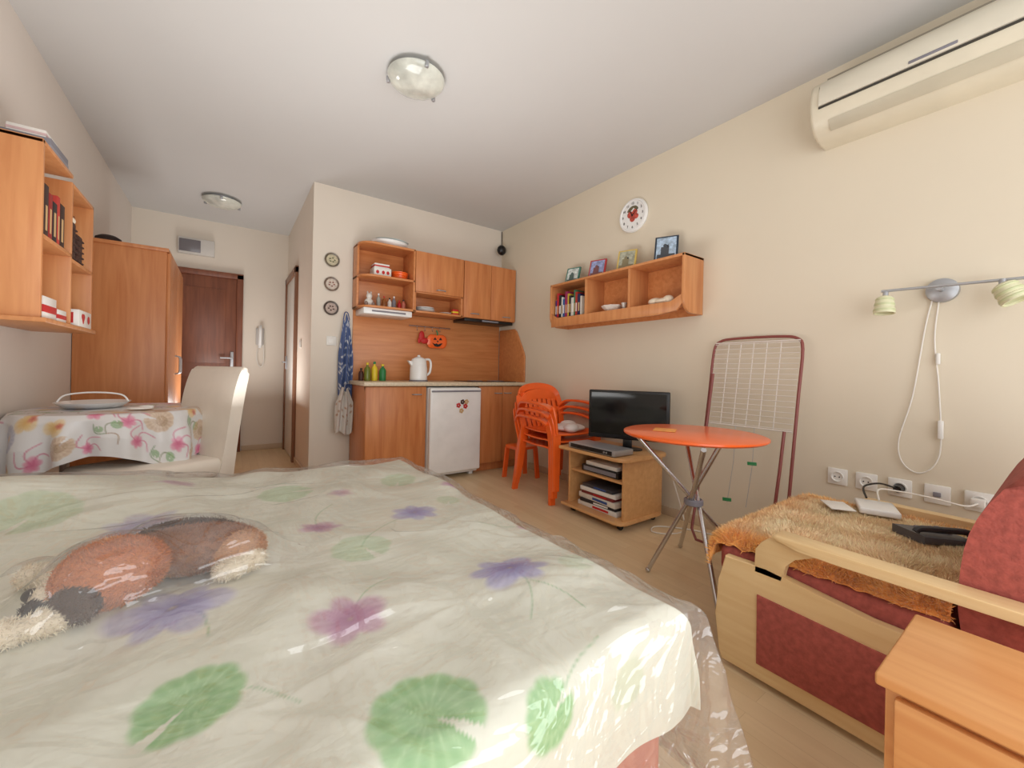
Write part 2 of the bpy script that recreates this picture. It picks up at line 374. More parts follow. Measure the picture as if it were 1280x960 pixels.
# plush dog elements (needed for the film draped over it)
OB=(204,126,70); CR=(242,228,204); BK=(34,28,26); BR=(156,100,60); DB=(74,48,34)
Z0=.49
els0=[((-.03,1.17,Z0+.052),(.15,.085,.056),-.25,BR),((-.04,1.21,Z0+.07),(.12,.045,.042),-.3,DB),
 ((.06,1.13,Z0+.042),(.068,.07,.048),0,(200,146,96)),((.02,1.20,Z0+.06),(.05,.045,.036),0,DB),((-.16,1.06,Z0+.072),(.092,.086,.066),.3,OB),
 ((-.165,1.075,Z0+.105),(.045,.014,.035),.3,(226,170,120)),
 ((.085,1.075,Z0+.028),(.042,.03,.026),.2,CR),((.095,1.16,Z0+.028),(.042,.028,.026),.6,CR),((.05,1.05,Z0+.026),(.038,.027,.024),.2,CR),
 ((-.240,1.055,Z0+.05),(.038,.032,.030),.2,CR),((-.20,.985,Z0+.05),(.045,.020,.036),-.5,DB),((-.215,1.118,Z0+.065),(.040,.018,.034),.9,DB),((-.262,1.03,Z0+.038),(.022,.020,.020),.2,BK),
 ((-.225,1.15,Z0+.036),(.05,.028,.026),-.9,CR),((-.275,1.20,Z0+.032),(.055,.025,.025),2.4,CR),((-.32,1.245,Z0+.028),(.032,.032,.024),0,CR),
 ((-.235,.985,Z0+.028),(.045,.026,.024),.25,CR),((-.285,.975,Z0+.026),(.034,.026,.023),.1,CR)]
PX,PY=-.16,1.06; SCL=.92; OX,OY=-.02,.045
def tp(c): return (PX+(c[0]-PX)*SCL+OX,PY+(c[1]-PY)*SCL+OY,Z0+(c[2]-Z0)*SCL)
els=[(tp(c),tuple(q*SCL for q in r),rz,k) for c,r,rz,k in els0]
# plastic
nx,ny=400,440
px,py=np.meshgrid(np.linspace(-.79,1.235,nx),np.linspace(.03,2.3,ny),indexing='ij')
x,y,z=bedsurf(px,py,.812,.445,2.17,.17,.004,.009,.045,.12)
cre=np.zeros_like(px)
r2=np.random.RandomState(11)
for i in range(72):
    ax,ay=r2.uniform(-.8,1.1),r2.uniform(.1,2.1); an=r2.choice([.3,1.2,2.0,2.7])+r2.normal(0,.25); ll=r2.uniform(.2,.8)
    if i>58: ax,ay=r2.uniform(.45,.8),r2.uniform(.35,1.2); an=r2.normal(-.5,.4); ll=r2.uniform(.25,.5)
    bx,by=ax+ll*math.cos(an),ay+ll*math.sin(an); vx,vy=bx-ax,by-ay
    q=((px-ax)*vx+(py-ay)*vy)/(vx*vx+vy*vy); qc=np.clip(q,0,1); wob=.010*np.sin(qc*9+i)
    dd=np.abs(((px-ax)*vy-(py-ay)*vx)/ll+wob)+np.where((q<0)|(q>1),np.hypot(px-ax-qc*vx,py-ay-qc*vy),0)
    tap=np.sin(np.pi*np.clip(qc,.02,.98)); wd_=r2.uniform(.009,.022)
    cre=np.maximum(cre,r2.uniform(.005,.013)*tap*np.exp(-(dd/wd_)**1.4))
z=z+cre
dogh=np.full(x.shape,-1.0)
for c,r,rz,k in els:
    a=-rz; ddx,ddy=x-c[0],y-c[1]; qx=(ddx*math.cos(a)-ddy*math.sin(a))/(r[0]+.012); qy=(ddx*math.sin(a)+ddy*math.cos(a))/(r[1]+.012)
    q=1-qx**2-qy**2; dogh=np.maximum(dogh,np.where(q>0,c[2]+r[2]*np.sqrt(np.clip(q,0,1))+.013,-1))
base_=z.copy(); hz=np.maximum(z,dogh)
for it in range(200):
    bl=hz.copy(); bl[1:-1,1:-1]=(hz[:-2,1:-1]+hz[2:,1:-1]+hz[1:-1,:-2]+hz[1:-1,2:])/4
    hz=np.maximum(np.maximum(bl,dogh),base_)
hz=hz+cre*.7*(hz>base_+.01)
z=np.where((x<.4)&(y>.75)&(y<1.6),hz,z)
z=np.maximum(z,.008)
m,nt,pb=newmat('clear_plastic_film'); out=nt.nodes['Material Output']
nt.nodes.remove(pb)
tr=nt.nodes.new('ShaderNodeBsdfTransparent'); gl=nt.nodes.new('ShaderNodeBsdfGlossy'); gl.inputs['Roughness'].default_value=.10
df=nt.nodes.new('ShaderNodeBsdfDiffuse'); df.inputs[0].default_value=(.95,.95,.96,1)
lw=nt.nodes.new('ShaderNodeLayerWeight'); lw.inputs[0].default_value=.18
v=coords(nt); v2=coords(nt,(1,.4,1),(0,0,.5)); v3=coords(nt,(.45,1,1),(0,0,-.35))
n1=noise(nt,v2,3.2,3,1.8); n2=noise(nt,v3,5.0,3,1.4); n3=noise(nt,v,20,2,.6)
rg1=math_(nt,'ABSOLUTE',math_(nt,'SUBTRACT',n1,.5)); rg2=math_(nt,'ABSOLUTE',math_(nt,'SUBTRACT',n2,.5))
hh=math_(nt,'MULTIPLY_ADD',rg1,-2.2,math_(nt,'MULTIPLY_ADD',rg2,-1.5,math_(nt,'MULTIPLY',n3,.04)))
bp=nt.nodes.new('ShaderNodeBump'); bp.inputs['Strength'].default_value=.9; bp.inputs['Distance'].default_value=.045
nt.links.new(hh,bp.inputs['Height']); nt.links.new(bp.outputs[0],gl.inputs['Normal'])
m1=nt.nodes.new('ShaderNodeMixShader'); m1.inputs[0].default_value=.09; nt.links.new(tr.outputs[0],m1.inputs[1]); nt.links.new(df.outputs[0],m1.inputs[2])
m2=nt.nodes.new('ShaderNodeMixShader')
fac=math_(nt,'MULTIPLY_ADD',lw.outputs['Fresnel'],.35,.11)
nt.links.new(fac,m2.inputs[0]); nt.links.new(m1.outputs[0],m2.inputs[1]); nt.links.new(gl.outputs[0],m2.inputs[2])
nt.links.new(m2.outputs[0],out.inputs[0]); FILM=m
gridmesh('plastic_sheet',np.stack([x,y,z],-1),None,FILM,label='clear crinkled plastic dust sheet spread over the bed',cat='plastic sheet')
pd=thing('plush_dog','orange brown plush toy dog lying under the plastic sheet','plush toy',(PX+OX,PY+OY,.49))
o=blob('body',els,.0045,vcol('plush_fur',.95,.3,160,.1),pd)
blades(o,34000,.009,.0018,.3,.6,.95)
B().sph(tp((-.225,1.088,Z0+.088)),.008).obj('eye',BLK,pd); B().sph(tp((-.218,1.022,Z0+.092)),.008).obj('eye',BLK,pd)
B().sph(tp((-.276,1.056,Z0+.058)),(.012,.015,.011)).obj('nose',BLK,pd)
# ---------------------------------------------------------------- dining table with cloth
dt=thing('dining_table','small oval table draped with a printed white cloth','table',(-.46,2.84,0))
for x,y in ((-.70,2.59),(-.70,3.11),(-.26,2.72),(-.24,3.04)): B().cyl((x,y,0),(x,y,.70),.016,.022,12).obj('leg',SIL,dt)
cx,cy=-.46,2.85
def sup(a,rx,ry,e=2.6):
    c,s_=math.cos(a),math.sin(a); k=(abs(c)**e+abs(s_)**e)**(-1/e); return rx*k*c,ry*k*s_
B().prism([(cx+sup(i*math.pi/24,.335,.335)[0],cy+sup(i*math.pi/24,.335,.335)[1]) for i in range(48)],'z',.70,.735,.005).obj('table_top',TW,dt)
na,nr=620,170; A=np.linspace(0,2*math.pi,na,endpoint=False); X=np.zeros((nr,na,3)); cc=np.zeros((nr,na,3))
S2=np.array([sup(a,.34,.34) for a in A]); tt=np.linspace(0.001,.34+.21,nr)
for i,t in enumerate(tt):
    if t<.33: k=t/.34; X[i,:,0]=cx+S2[:,0]*k; X[i,:,1]=cy+S2[:,1]*k; X[i,:,2]=.742
    else:
        d=t-.33; hem=1.02+.20*np.cos(A*4+math.pi); w=min(1,d/.12)
        k=1+.03*min(1,d/.03)+w*(.06*np.sin(A*13+1.2*np.sin(A*3))+.02*np.sin(A*23))+.05*w
        xx=cx+S2[:,0]*k; xx=np.maximum(xx,L+.012)
        X[i,:,0]=xx; X[i,:,1]=cy+S2[:,1]*k; X[i,:,2]=.742-d*hem
fx=tt[:,None]*np.cos(A)[None,:]; fy=tt[:,None]*np.sin(A)[None,:]
cc[:]=lin((222,220,219)); sx,sy=fx,fy; colr=cc; SOFT=.003
pt_=[]
for i in range(900):
    t=math.sqrt(rng.uniform(.01,.29)); a=rng.uniform(0,6.28); P=(t*math.cos(a),t*math.sin(a))
    if all(math.hypot(P[0]-q[0],P[1]-q[1])>.092 for q in pt_): pt_.append(P)
for i,(mx_,my_) in enumerate(pt_):
    q=i%5; a=rng.uniform(0,6.28)
    if q==0: leaf(mx_,my_,.056,a,.7,(190,150,110),(226,204,172)); leaf(mx_+.01,my_,.026,a+1,.6,(150,118,92),(216,190,156))
    elif q==1: flower(mx_,my_,.036,a,(206,90,130),(230,146,176),.7,2.5,False); stem(mx_,my_,mx_+.05,my_+.055,.004,.1,(206,110,142)); stem(mx_,my_,mx_-.02,my_+.07,.004,.1,(206,110,142)); stem(mx_,my_,mx_+.06,my_-.01,.004,.1,(206,110,142))
    elif q==2: stem(mx_,my_,mx_+.04,my_+.06,.004,.1,(130,136,100)); stem(mx_,my_,mx_-.05,my_+.04,.004,.1,(116,146,104)); stem(mx_,my_,mx_+.05,my_-.04,.004,.1,(164,130,96)); leaf(mx_+.03,my_+.05,.024,a,.7,(104,156,104),(166,194,134)); leaf(mx_-.03,my_+.02,.02,a,.7,(104,156,104),(166,194,134))
    elif q==3: leaf(mx_,my_,.054,a,.6,(140,146,176),(202,196,208)); flower(mx_,my_,.024,a,(216,160,90),(234,196,140),.6,2,False)
    else: flower(mx_,my_,.046,a,(216,170,90),(232,208,156),.7,1.5,False); flower(mx_+.02,my_,.02,a,(190,96,86),(220,142,126),.7,2.5,False)
gridmesh('tablecloth',X,colr,vcol('printed_tablecloth',.3,.1,40),dt,wrap=True,label='white cloth with pastel shell and coral print')
b=B().lathe([(0,0),(.13,0),(.17,.035),(.175,.04),(.168,.04),(.128,.006),(0,.006)],M=TM((-.56,2.93,.745))@Matrix.Diagonal((.8,1.0,.7,1)),seg=40)
b.tube([(-.69,2.93,.773),(-.66,2.93,.808),(-.56,2.93,.82),(-.46,2.93,.808),(-.43,2.93,.773)],.004,sm=5)
b.obj('serving_tray',WH2,label='white oval tray with arched handle on the printed cloth',cat='tray')
B().sph((-.35,2.68,.752),(.05,.035,.008)).sph((-.33,2.70,.758),(.03,.025,.008)).obj('napkin',WHITE,label='crumpled white napkin on the printed cloth',cat='napkin')
# ---------------------------------------------------------------- cream dining chair
CXY=(-.30,2.595)
M=TM((*CXY,0),math.radians(-58))
ch=thing('dining_chair','cream leather high-back dining chair at the draped table','chair',(*CXY,0))
B(M).box(-.21,.21,-.24,.22,.405,.50,.035,5).obj('seat',CRM,ch)
pr=[(.19,.38),(.200,.47),(.22,.60),(.248,.80),(.275,.91),(.298,.958),(.322,.965),(.332,.93),(.31,.80),(.282,.60),(.262,.42),(.255,.38)]
prs=[(p.x,p.y) for p in catmull([(a,b_,0) for a,b_ in pr],4,True)]
B(M).prism(prs,'x',-.215,.215,.014,4).obj('backrest',CRM,ch)
for x,y0,y1 in ((-.18,-.20,-.18),(.18,-.20,-.18),(-.18,.24,.21),(.18,.24,.21)): B(M).prism(rrect(-.018,.018,-.018,.018,.005),'z',0,.41,.002,M=Matrix.Translation((x,(y0+y1)/2,0))).obj('leg',CRM,ch)
# ---------------------------------------------------------------- wardrobe
w=thing('wardrobe','tall beech wardrobe standing against the wall','wardrobe',(-.58,4.17,0))
B().box(L+.003,-.36,3.70,3.725,0,1.78).box(L+.003,-.36,4.62,4.65,0,1.78).box(L+.003,-.35,3.69,4.66,1.76,1.785).box(L+.003,-.36,3.72,4.63,.02,.08).box(L+.003,L+.01,3.72,4.63,0,1.77).obj('body',WW,w)
for y0,y1,hy in ((3.705,4.165,4.11),(4.175,4.645,4.23)):
    d=B().box(-.36,-.34,y0,y1,.08,1.755,.004).obj('door',WW,w)
    B().tube([(-.342,hy,.90),(-.315,hy,.91),(-.312,hy,.97),(-.315,hy,1.03),(-.342,hy,1.04)],.006,sm=4).obj('handle',SIL,d)
for (x,y,s_) in ((-.68,3.84,1),(-.50,4.11,.85)):
    B().lathe([(0,.075),(.04,.07),(.065,.05),(.07,.012),(.12,.004),(.12,0),(0,0)],seg=30,M=TM((x,y,1.786))@Matrix.Diagonal((s_,s_*1.1,s_*.8,1))).obj('hat',mat('hat_felt',(52,38,34),.9,bs=.3),label='dark felt hat lying on top of the wardrobe',cat='hat',group='hats on the wardrobe')
# ---------------------------------------------------------------- left shelf
xs0,xs1=L+.002,-.595
b=B().box(xs0,xs1,2.32,2.338,1.14,1.835).box(xs0,xs1,2.677,2.693,1.14,1.80).box(xs0,xs1,3.02,3.037,1.14,1.80)
b.box(xs0,xs1,2.32,2.69,1.818,1.836).box(xs0,xs1,2.69,3.037,1.782,1.80)
b.prism(rrect(xs0,xs1+.02,2.30,3.06,.05,6,(1,0,0,0)),'z',1.125,1.143,.003)
b.box(xs0,xs1,2.33,2.69,1.455,1.473).box(xs0,xs1,2.69,3.03,1.435,1.453).m(1).box(xs0,xs0+.006,2.33,3.03,1.14,1.80,0)
b.obj('wall_shelf',[SW,SW],label='beech open wall shelf unit with two bays',cat='shelf')
def boxthing(name,x0,x1,y0,y1,z0,z1,m1,m2,label,cat,group=None,rz=0):
    c=((x0+x1)/2,(y0+y1)/2,0); b=B(TM(c,rz)@TM((-c[0],-c[1],0)))
    b.box(x0,x1,y0,y1,z0,z1,.002)
    h=(z1-z0)
    b.m(1).box(x0-.001,x1+.001,y0-.001,y1+.001,z0+h*.3,z0+h*.62,.0005)
    return b.obj(name,[m1,m2],label=label,cat=cat,group=group)
boxthing('storage_box',-.76,-.62,2.50,2.72,1.837,1.91,GRY,mat('grey2',(150,148,156),.6),'grey cardboard box on top of the wall shelf','box')
boxthing('storage_box',-.75,-.64,2.52,2.66,1.911,1.945,WHITE,mat('pink_band',(220,190,190),.6),'flat white box stacked on the grey box','box')
wick=mat('dark_wicker',(72,44,34),.8,var=.5,ns=90,bs=.8,bsc=90)
y=2.38
for i,(c_,t) in enumerate((((60,40,34),.05),((150,40,36),.045),((40,34,36),.055),((190,60,50),.035),((56,36,30),.06))):
    B().box(-.76,-.605,y,y+t-.002,1.474,1.474+.21-.02*(i%3),.003).m(1).box(-.6055,-.6040,y+t*.3,y+t*.65,1.50,1.60,0).obj('book',[mat('bk%d'%i,c_,.6),TAN],label='hardback book standing on the wall shelf',cat='book',group='books on the beech wall shelf'); y+=t
for yy,h in ((2.72,.19),(2.83,.15)):
    b=B().box(-.77,-.61,yy,yy+.095,1.454,1.454+h,.012)
    for k in range(5): b.box(-.775,-.605,yy-.003,yy+.098,1.465+k*h/5.5,1.465+k*h/5.5+.008,.003)
    b.obj('wicker_basket',wick,label='dark brown wicker basket on the wall shelf',cat='basket',group='baskets on the beech wall shelf')
blob('plush_toy',[((-.68,2.875,1.635),(.035,.04,.03),0,CR),((-.65,2.875,1.67),(.025,.025,.022),0,CR),((-.64,2.895,1.69),(.01,.008,.012),0,BR),((-.64,2.855,1.69),(.01,.008,.012),0,BR)],.004,MC['plush_fur'],label='tiny cream plush toy on a wicker basket',cat='plush toy')
boxthing('gift_box',-.74,-.60,2.37,2.52,1.144,1.235,WHITE,RED,'white box with red print on the wall shelf','box')
boxthing('gift_box',-.71,-.60,2.54,2.65,1.144,1.20,WHITE,RED,'small white box with red print on the wall shelf','box')
b=B().box(-.72,-.58,2.75,2.95,1.144,1.225,.003).m(1)
b.sph((-.579,2.80,1.195),(.0015,.016,.014)).sph((-.579,2.82,1.195),(.0015,.016,.014)).prism([(2.786,1.193),(2.81,1.16),(2.834,1.193)],'x',-.58,-.578)
b.sph((-.579,2.90,1.185),(.0015,.02,.02)).box(-.70,-.60,2.748,2.7505,1.16,1.21,0); b.obj('gift_box',[WHITE,RED],label='white gift box with red heart motif on the wall shelf',cat='box')
# ---------------------------------------------------------------- kitchen
def handle(x,y,z,par,l=.09):
    P=[(x-l/2,y,z),(x-l/2+.01,y-.025,z),(x,y-.028,z),(x+l/2-.01,y-.025,z),(x+l/2,y,z)]
    B().tube(P,.005,sm=4).obj('handle',SIL,par)
def base(x0,x1,doors,label):
    k=thing('base_cabinet',label,'cabinet',((x0+x1)/2,3.52,0))
    B().box(x0,x0+.018,3.30,3.76,.08,.83).box(x1-.018,x1,3.30,3.76,.08,.83).box(x0,x1,3.30,3.76,.08,.098).box(x0,x1,3.75,3.765,.08,.83).box(x0,x1,3.30,3.32,.80,.83).box(x0,x1,3.35,3.37,0,.08).obj('body',KW,k)
    for (a,b_,hx) in doors:
        d=B().box(a+.002,b_-.002,3.28,3.299,.09,.825,.004).obj('door',KW,k); handle(hx,3.28,.76,d,.08)
base(.90,1.42,[(.90,1.42,1.33)],'beech kitchen base cabinet with one door')
base(1.95,2.50,[(1.95,2.225,2.17),(2.225,2.50,2.28)],'beech kitchen base cabinet with two doors beside fridge')
wt=mat('worktop_cream',(214,198,170),.35,var=.12,ns=60)
B().box(.88,2.505,3.25,3.775,.832,.866,.006,3).obj('worktop',wt,label='cream laminate kitchen worktop over cabinets and fridge',cat='worktop')
f=thing('fridge','small white under-counter fridge with magnets on door','fridge',(1.685,3.5,0))
B().box(1.43,1.94,3.27,3.75,.03,.82,.01).box(1.46,1.5,3.3,3.35,0,.03).box(1.87,1.91,3.3,3.35,0,.03).obj('body',WH2,f)
d=B().box(1.43,1.94,3.215,3.265,.06,.815,.014,3).obj('door',WH2,f)
B().box(1.44,1.93,3.207,3.216,.78,.795,.003).obj('handle',GRY,d)
for (x,z,c_) in ((1.70,.66,RED),(1.74,.69,BRN),(1.77,.65,RED),(1.73,.61,MC['tan_card']),(1.78,.69,TAN)):
    b=B()
    for k in range(5): b.sph((x+.014*math.cos(k*1.256),3.211,z+.014*math.sin(k*1.256)),(.010,.003,.010),10)
    b.obj('fridge_magnet',c_,label='small flower-shaped magnet on the white fridge door',cat='magnet',group='magnets on the fridge')
B().box(.91,2.487,3.765,3.778,.867,1.50,.001).obj('splashback',KWx,label='orange beech laminate splashback panel behind worktop',cat='splashback')
B().prism([(3.76,.868),(3.29,.868),(3.29,1.13),(3.31,1.18),(3.44,1.40),(3.48,1.43),(3.76,1.43)],'x',2.488,2.507,.003).obj('side_panel',KWx,label='beech side splash panel with sloped corner on wall',cat='panel')
def rs(): return rrect(.90,1.376,3.48,3.76,.12,8,(0,0,1,0))
b=B()
for z in (1.50,1.765,2.045): b.prism(rs(),'z',z,z+.018,.002)
b.box(1.358,1.376,3.48,3.76,1.50,2.06).box(.90,1.376,3.75,3.762,1.50,2.06).box(.90,.918,3.62,3.76,1.50,2.06)
b.obj('corner_shelf',KWx,label='open beech corner shelf unit with rounded boards',cat='shelf')
k=thing('wall_cupboard','beech wall cupboard with lift door and open niche','cabinet',(1.63,3.62,1.5))
B().box(1.378,1.395,3.50,3.762,1.50,2.06).box(1.858,1.874,3.50,3.762,1.50,2.06).box(1.378,1.874,3.50,3.762,1.50,1.518).box(1.378,1.874,3.50,3.762,1.68,1.698).box(1.378,1.874,3.50,3.762,2.043,2.06).box(1.378,1.874,3.75,3.762,1.5,2.06).obj('body',KWx,k)
d=B().box(1.38,1.872,3.48,3.499,1.69,2.058,.004).obj('door',KW,k); handle(1.63,3.48,1.72,d)
k=thing('wall_cupboard','beech wall cupboard with two tall doors','cabinet',(2.19,3.62,1.5))
B().box(1.878,2.50,3.50,3.762,1.50,2.06,.002).obj('body',KWx,k)
for a,b_,hx in ((1.88,2.19,2.0),(2.194,2.498,2.38)):
    d=B().box(a,b_,3.48,3.499,1.502,2.058,.004).obj('door',KW,k); handle(hx,3.48,1.54,d)
B().box(1.90,2.48,3.50,3.75,1.468,1.499,.005).m(1).box(2.1,2.3,3.497,3.501,1.475,1.492).obj('range_hood',[BLK,GRY],label='slim dark range hood below the wall cupboard',cat='range hood')
B().box(.93,1.36,3.50,3.764,1.445,1.499,.008).m(1).box(1.0,1.3,3.497,3.502,1.465,1.48).obj('under_cabinet_lamp',[WH2,GRY],label='slim white lamp unit below the corner shelf',cat='lamp')
b=B().cyl((1.42,3.735,1.40),(1.86,3.735,1.40),.006,.006,12).cyl((1.46,3.735,1.40),(1.46,3.766,1.40),.005,.005,8).cyl((1.82,3.735,1.40),(1.82,3.766,1.40),.005,.005,8)
for x in (1.5,1.58,1.66,1.74): b.tube([(x,3.735,1.41),(x,3.725,1.40),(x,3.73,1.37),(x,3.715,1.355),(x,3.705,1.37)],.0025,6,sm=3)
b.obj('utensil_rail',CHR,label='chrome utensil rail with hooks on splashback',cat='rail')
pk=thing('pumpkin_decoration','orange jack-o-lantern felt decoration hanging from rail','decoration',(1.70,3.72,1.18))
b=B()
for dx,rr in ((-.06,.05),(-.03,.055),(0,.06),(.03,.055),(.06,.05)): b.sph((1.71+dx,3.72,1.26),(rr,.012,.068),18)
b.obj('pumpkin',ORG,pk)
b=B()
for e in ([(1.665,1.275),(1.70,1.275),(1.682,1.30)],[(1.725,1.275),(1.76,1.275),(1.742,1.30)],[(1.70,1.255),(1.72,1.255),(1.71,1.27)],[(1.655,1.245),(1.68,1.232),(1.70,1.24),(1.715,1.23),(1.74,1.24),(1.765,1.245),(1.735,1.212),(1.71,1.206),(1.68,1.212)]): b.prism(e,'y',3.702,3.71)
b.obj('face',BLK,pk); B().tube([(1.71,3.72,1.32),(1.715,3.72,1.345),(1.70,3.72,1.37)],.007,sm=3).obj('stem',GRN,pk)
b=B().sph((1.545,3.715,1.30),(.03,.01,.055),rx=0).sph((1.575,3.715,1.26),(.04,.01,.03)).sph((1.52,3.715,1.26),(.014,.009,.03)).obj('oven_mitt',RED,label='small red mitt hanging from the utensil rail',cat='mitt')
kt=thing('kettle','white electric kettle standing on the worktop','kettle',(1.44,3.52,.867))
B().lathe([(0,0),(.078,0),(.08,.02),(.078,.10),(.068,.18),(.06,.195),(0,.195)],(1.44,3.52,.867+.012)).prism([(1.37,1.0),(1.33,1.055),(1.385,1.05)],'y',3.50,3.54,.006).obj('body',WH2,kt)
B().lathe([(0,.215),(.02,.213),(.05,.2),(.06,.19),(0,.19)],(1.44,3.52,.879)).sph((1.44,3.52,1.10),(.015,.015,.01)).obj('lid',WH2,kt)
B().tube([(1.49,3.52,1.065),(1.54,3.52,1.07),(1.56,3.52,1.03),(1.55,3.52,.95),(1.515,3.52,.92)],.011,10,sm=5).obj('handle',WH2,kt)
B().lathe([(0,0),(.085,0),(.085,.012),(0,.012)],(1.44,3.52,.866)).obj('stand',GRY,kt)
def bottle(x,y,z,r,h,mb,mc,label,group=None):
    t=thing('bottle',label,'bottle',(x,y,z),group)
    B().lathe([(0,0),(r*.95,0),(r,.01),(r,h*.6),(r*.75,h*.72),(r*.35,h*.8),(r*.35,h*.88),(0,h*.88)],(x,y,z),20).obj('body',mb,t)
    B().lathe([(0,h*.87),(r*.42,h*.87),(r*.42,h*.99),(r*.3,h),(0,h)],(x,y,z),16).obj('cap',mc,t)
g='bottles by the splashback'
bottle(1.00,3.60,.867,.027,.16,mat('olive_glass',(110,120,40),.2),YEL,'olive bottle with yellow cap on the worktop',g)
bottle(1.07,3.63,.867,.027,.17,YEL,GRN,'yellow detergent bottle with green cap on worktop',g)
bottle(1.14,3.62,.867,.030,.15,GRN,YEL,'green detergent bottle on the worktop',g)
bottle(.955,3.63,.867,.022,.11,BRN,BLK,'short dark brown bottle on the worktop',g)
g='small jars on the corner shelf'
for i,(x,h,mm_) in enumerate(((1.09,.13,mat('glass_grey',(170,170,160),.15)),(1.14,.11,mat('amber',(150,90,40),.3)),(1.19,.10,WHITE),(1.23,.12,GRY),(1.28,.09,RED),(1.32,.10,mat('jar_pink',(200,120,100),.4)))):
    bottle(x,3.62,1.519,.018,h,mm_,[WHITE,RED,BLK][i%3],'small condiment bottle on the corner shelf',g)
blob('figurine',[((1.0,3.60,1.555),(.04,.035,.037),0,(226,222,214)),((1.0,3.59,1.61),(.026,.025,.027),0,(226,222,214)),((.985,3.59,1.64),(.008,.006,.014),0,(200,190,180)),((1.015,3.59,1.64),(.008,.006,.014),0,(200,190,180)),((.97,3.575,1.54),(.015,.018,.02),0,(150,130,120)),((1.03,3.575,1.54),(.015,.018,.02),0,(150,130,120))],.0035,vcol('glazed_ceramic',.25),label='white ceramic animal figurine on the corner shelf',cat='figurine')
b=B().box(1.02,1.17,3.53,3.66,1.784,1.86,.002).m(1)
for x in (1.05,1.10,1.14): b.sph((x,3.529,1.82),(.014,.001,.016),10)
b.obj('storage_box',[WHITE,RED],label='white box with red cup pictures on corner shelf',cat='box')
boxthing('storage_box',1.03,1.16,3.55,3.66,1.861,1.90,WHITE,RED,'white and red box stacked on another box','box')
b=B().lathe([(0,0),(.06,0),(.075,.07),(.07,.07),(.056,.006),(0,.006)],(1.27,3.6,1.784),24)
for k in range(3): b.lathe([(.062+.005*k,.015+.02*k),(.068+.005*k,.02+.02*k),(.064+.005*k,.025+.02*k)],(1.27,3.6,1.784),24)
b.obj('plastic_basket',ORG,label='round orange plastic basket on the corner shelf',cat='basket')
B().lathe([(0,0),(.12,0),(.16,.03),(.165,.05),(.155,.045),(.115,.01),(0,.01)],M=TM((1.18,3.62,2.064))@Matrix.Diagonal((1,.8,1,1)),seg=40).obj('plate',WH2,label='white oval dish on top of the corner shelf',cat='plate')
B().lathe([(0,0),(.10,0),(.15,.035),(.14,.035),(.09,.01),(0,.01)],M=TM((1.20,3.62,2.10),0,.05)@Matrix.Diagonal((1,.8,1,1)),seg=40).obj('plate',mat('glass_pale',(206,216,214),.15),label='pale glass dish nested on a white dish',cat='plate')
for i,(x,z,r) in enumerate(((1.53,1.519,.10),(1.53,1.534,.095),(1.53,1.549,.09),(1.75,1.519,.07))):
    B().lathe([(0,0),(r*.6,0),(r,.016),(r*.98,.019),(r*.55,.005),(0,.005)],(x,3.62,z),32).obj('plate',WH2,label='white china plate in the cupboard niche',cat='plate',group='plates in the cupboard niche')
boxthing('tea_box',1.78,1.84,3.52,3.56,1.519,1.57,RED,YEL,'small red tea box in the cupboard niche','box')
B().box(1.90,2.42,3.33,3.70,.867,.873,.002).m(1).lathe([(0,.006),(.075,.006),(.075,.009),(0,.009)],(2.03,3.5,.867),32).lathe([(0,.006),(.09,.006),(.09,.009),(0,.009)],(2.28,3.5,.867),32).obj('cooktop',[mat('ceran',(24,24,26),.1),GRY],label='black ceramic cooktop set on the worktop',cat='cooktop')
# apron
u,v_=np.meshgrid(np.linspace(0,1,60),np.linspace(0,1,140),indexing='ij')
wd=.030+.042*np.clip(v_*2.2,0,1); xx=.845+(u-.5)*2*wd*.8; zz=1.42-v_*.70-.03*np.sin(u*9); yy=3.722+.022*np.sin(u*16+v_*3)*np.clip(v_*2,0.2,1)
colr=np.ones((60,140,3))*lin((82,100,144)); sx,sy=(u*.2),v_*.8
for i in range(80): flower(rng.uniform(0,.2),rng.uniform(0,.8),.018,i,(226,224,220),(150,166,196),.85,2.5,False)
ap=thing('apron','blue and white patterned apron hanging on the wall','apron',(.845,3.72,.70))
gridmesh('apron_cloth',np.stack([xx,yy,zz],-1),colr,vcol('apron_cotton',.85,.1,90),ap,thick=.002)
B().tube([(.82,3.72,1.40),(.83,3.73,1.455),(.845,3.74,1.47),(.86,3.73,1.455),(.87,3.72,1.40)],.004,sm=4).obj('neck_strap',BLU,ap)
tw_=thing('dish_towel','beige patterned dish towel hanging on a small hook','towel',(.83,3.65,.42))
xx=.825+(u-.5)*(.05+.09*np.clip(v_*3,0,1)); zz=.79-v_*.38+.02*np.sin(u*7); yy=3.655+.018*np.sin(u*16+v_*3)
colr=np.ones((60,140,3))*lin((214,208,200)); sx,sy=u*.3,v_*.5
for i in range(14): flower(rng.uniform(0,.3),rng.uniform(0,.5),.022,i,(160,124,104),(200,170,140),.7,2.5,False)
gridmesh('towel_cloth',np.stack([xx,yy,zz],-1),colr,vcol('apron_cotton'),tw_,thick=.002)
B().tube([(.825,3.655,.785),(.83,3.66,.83),(.86,3.68,.84),(.90,3.69,.835)],.003,6,sm=3).obj('hook',SIL,tw_)
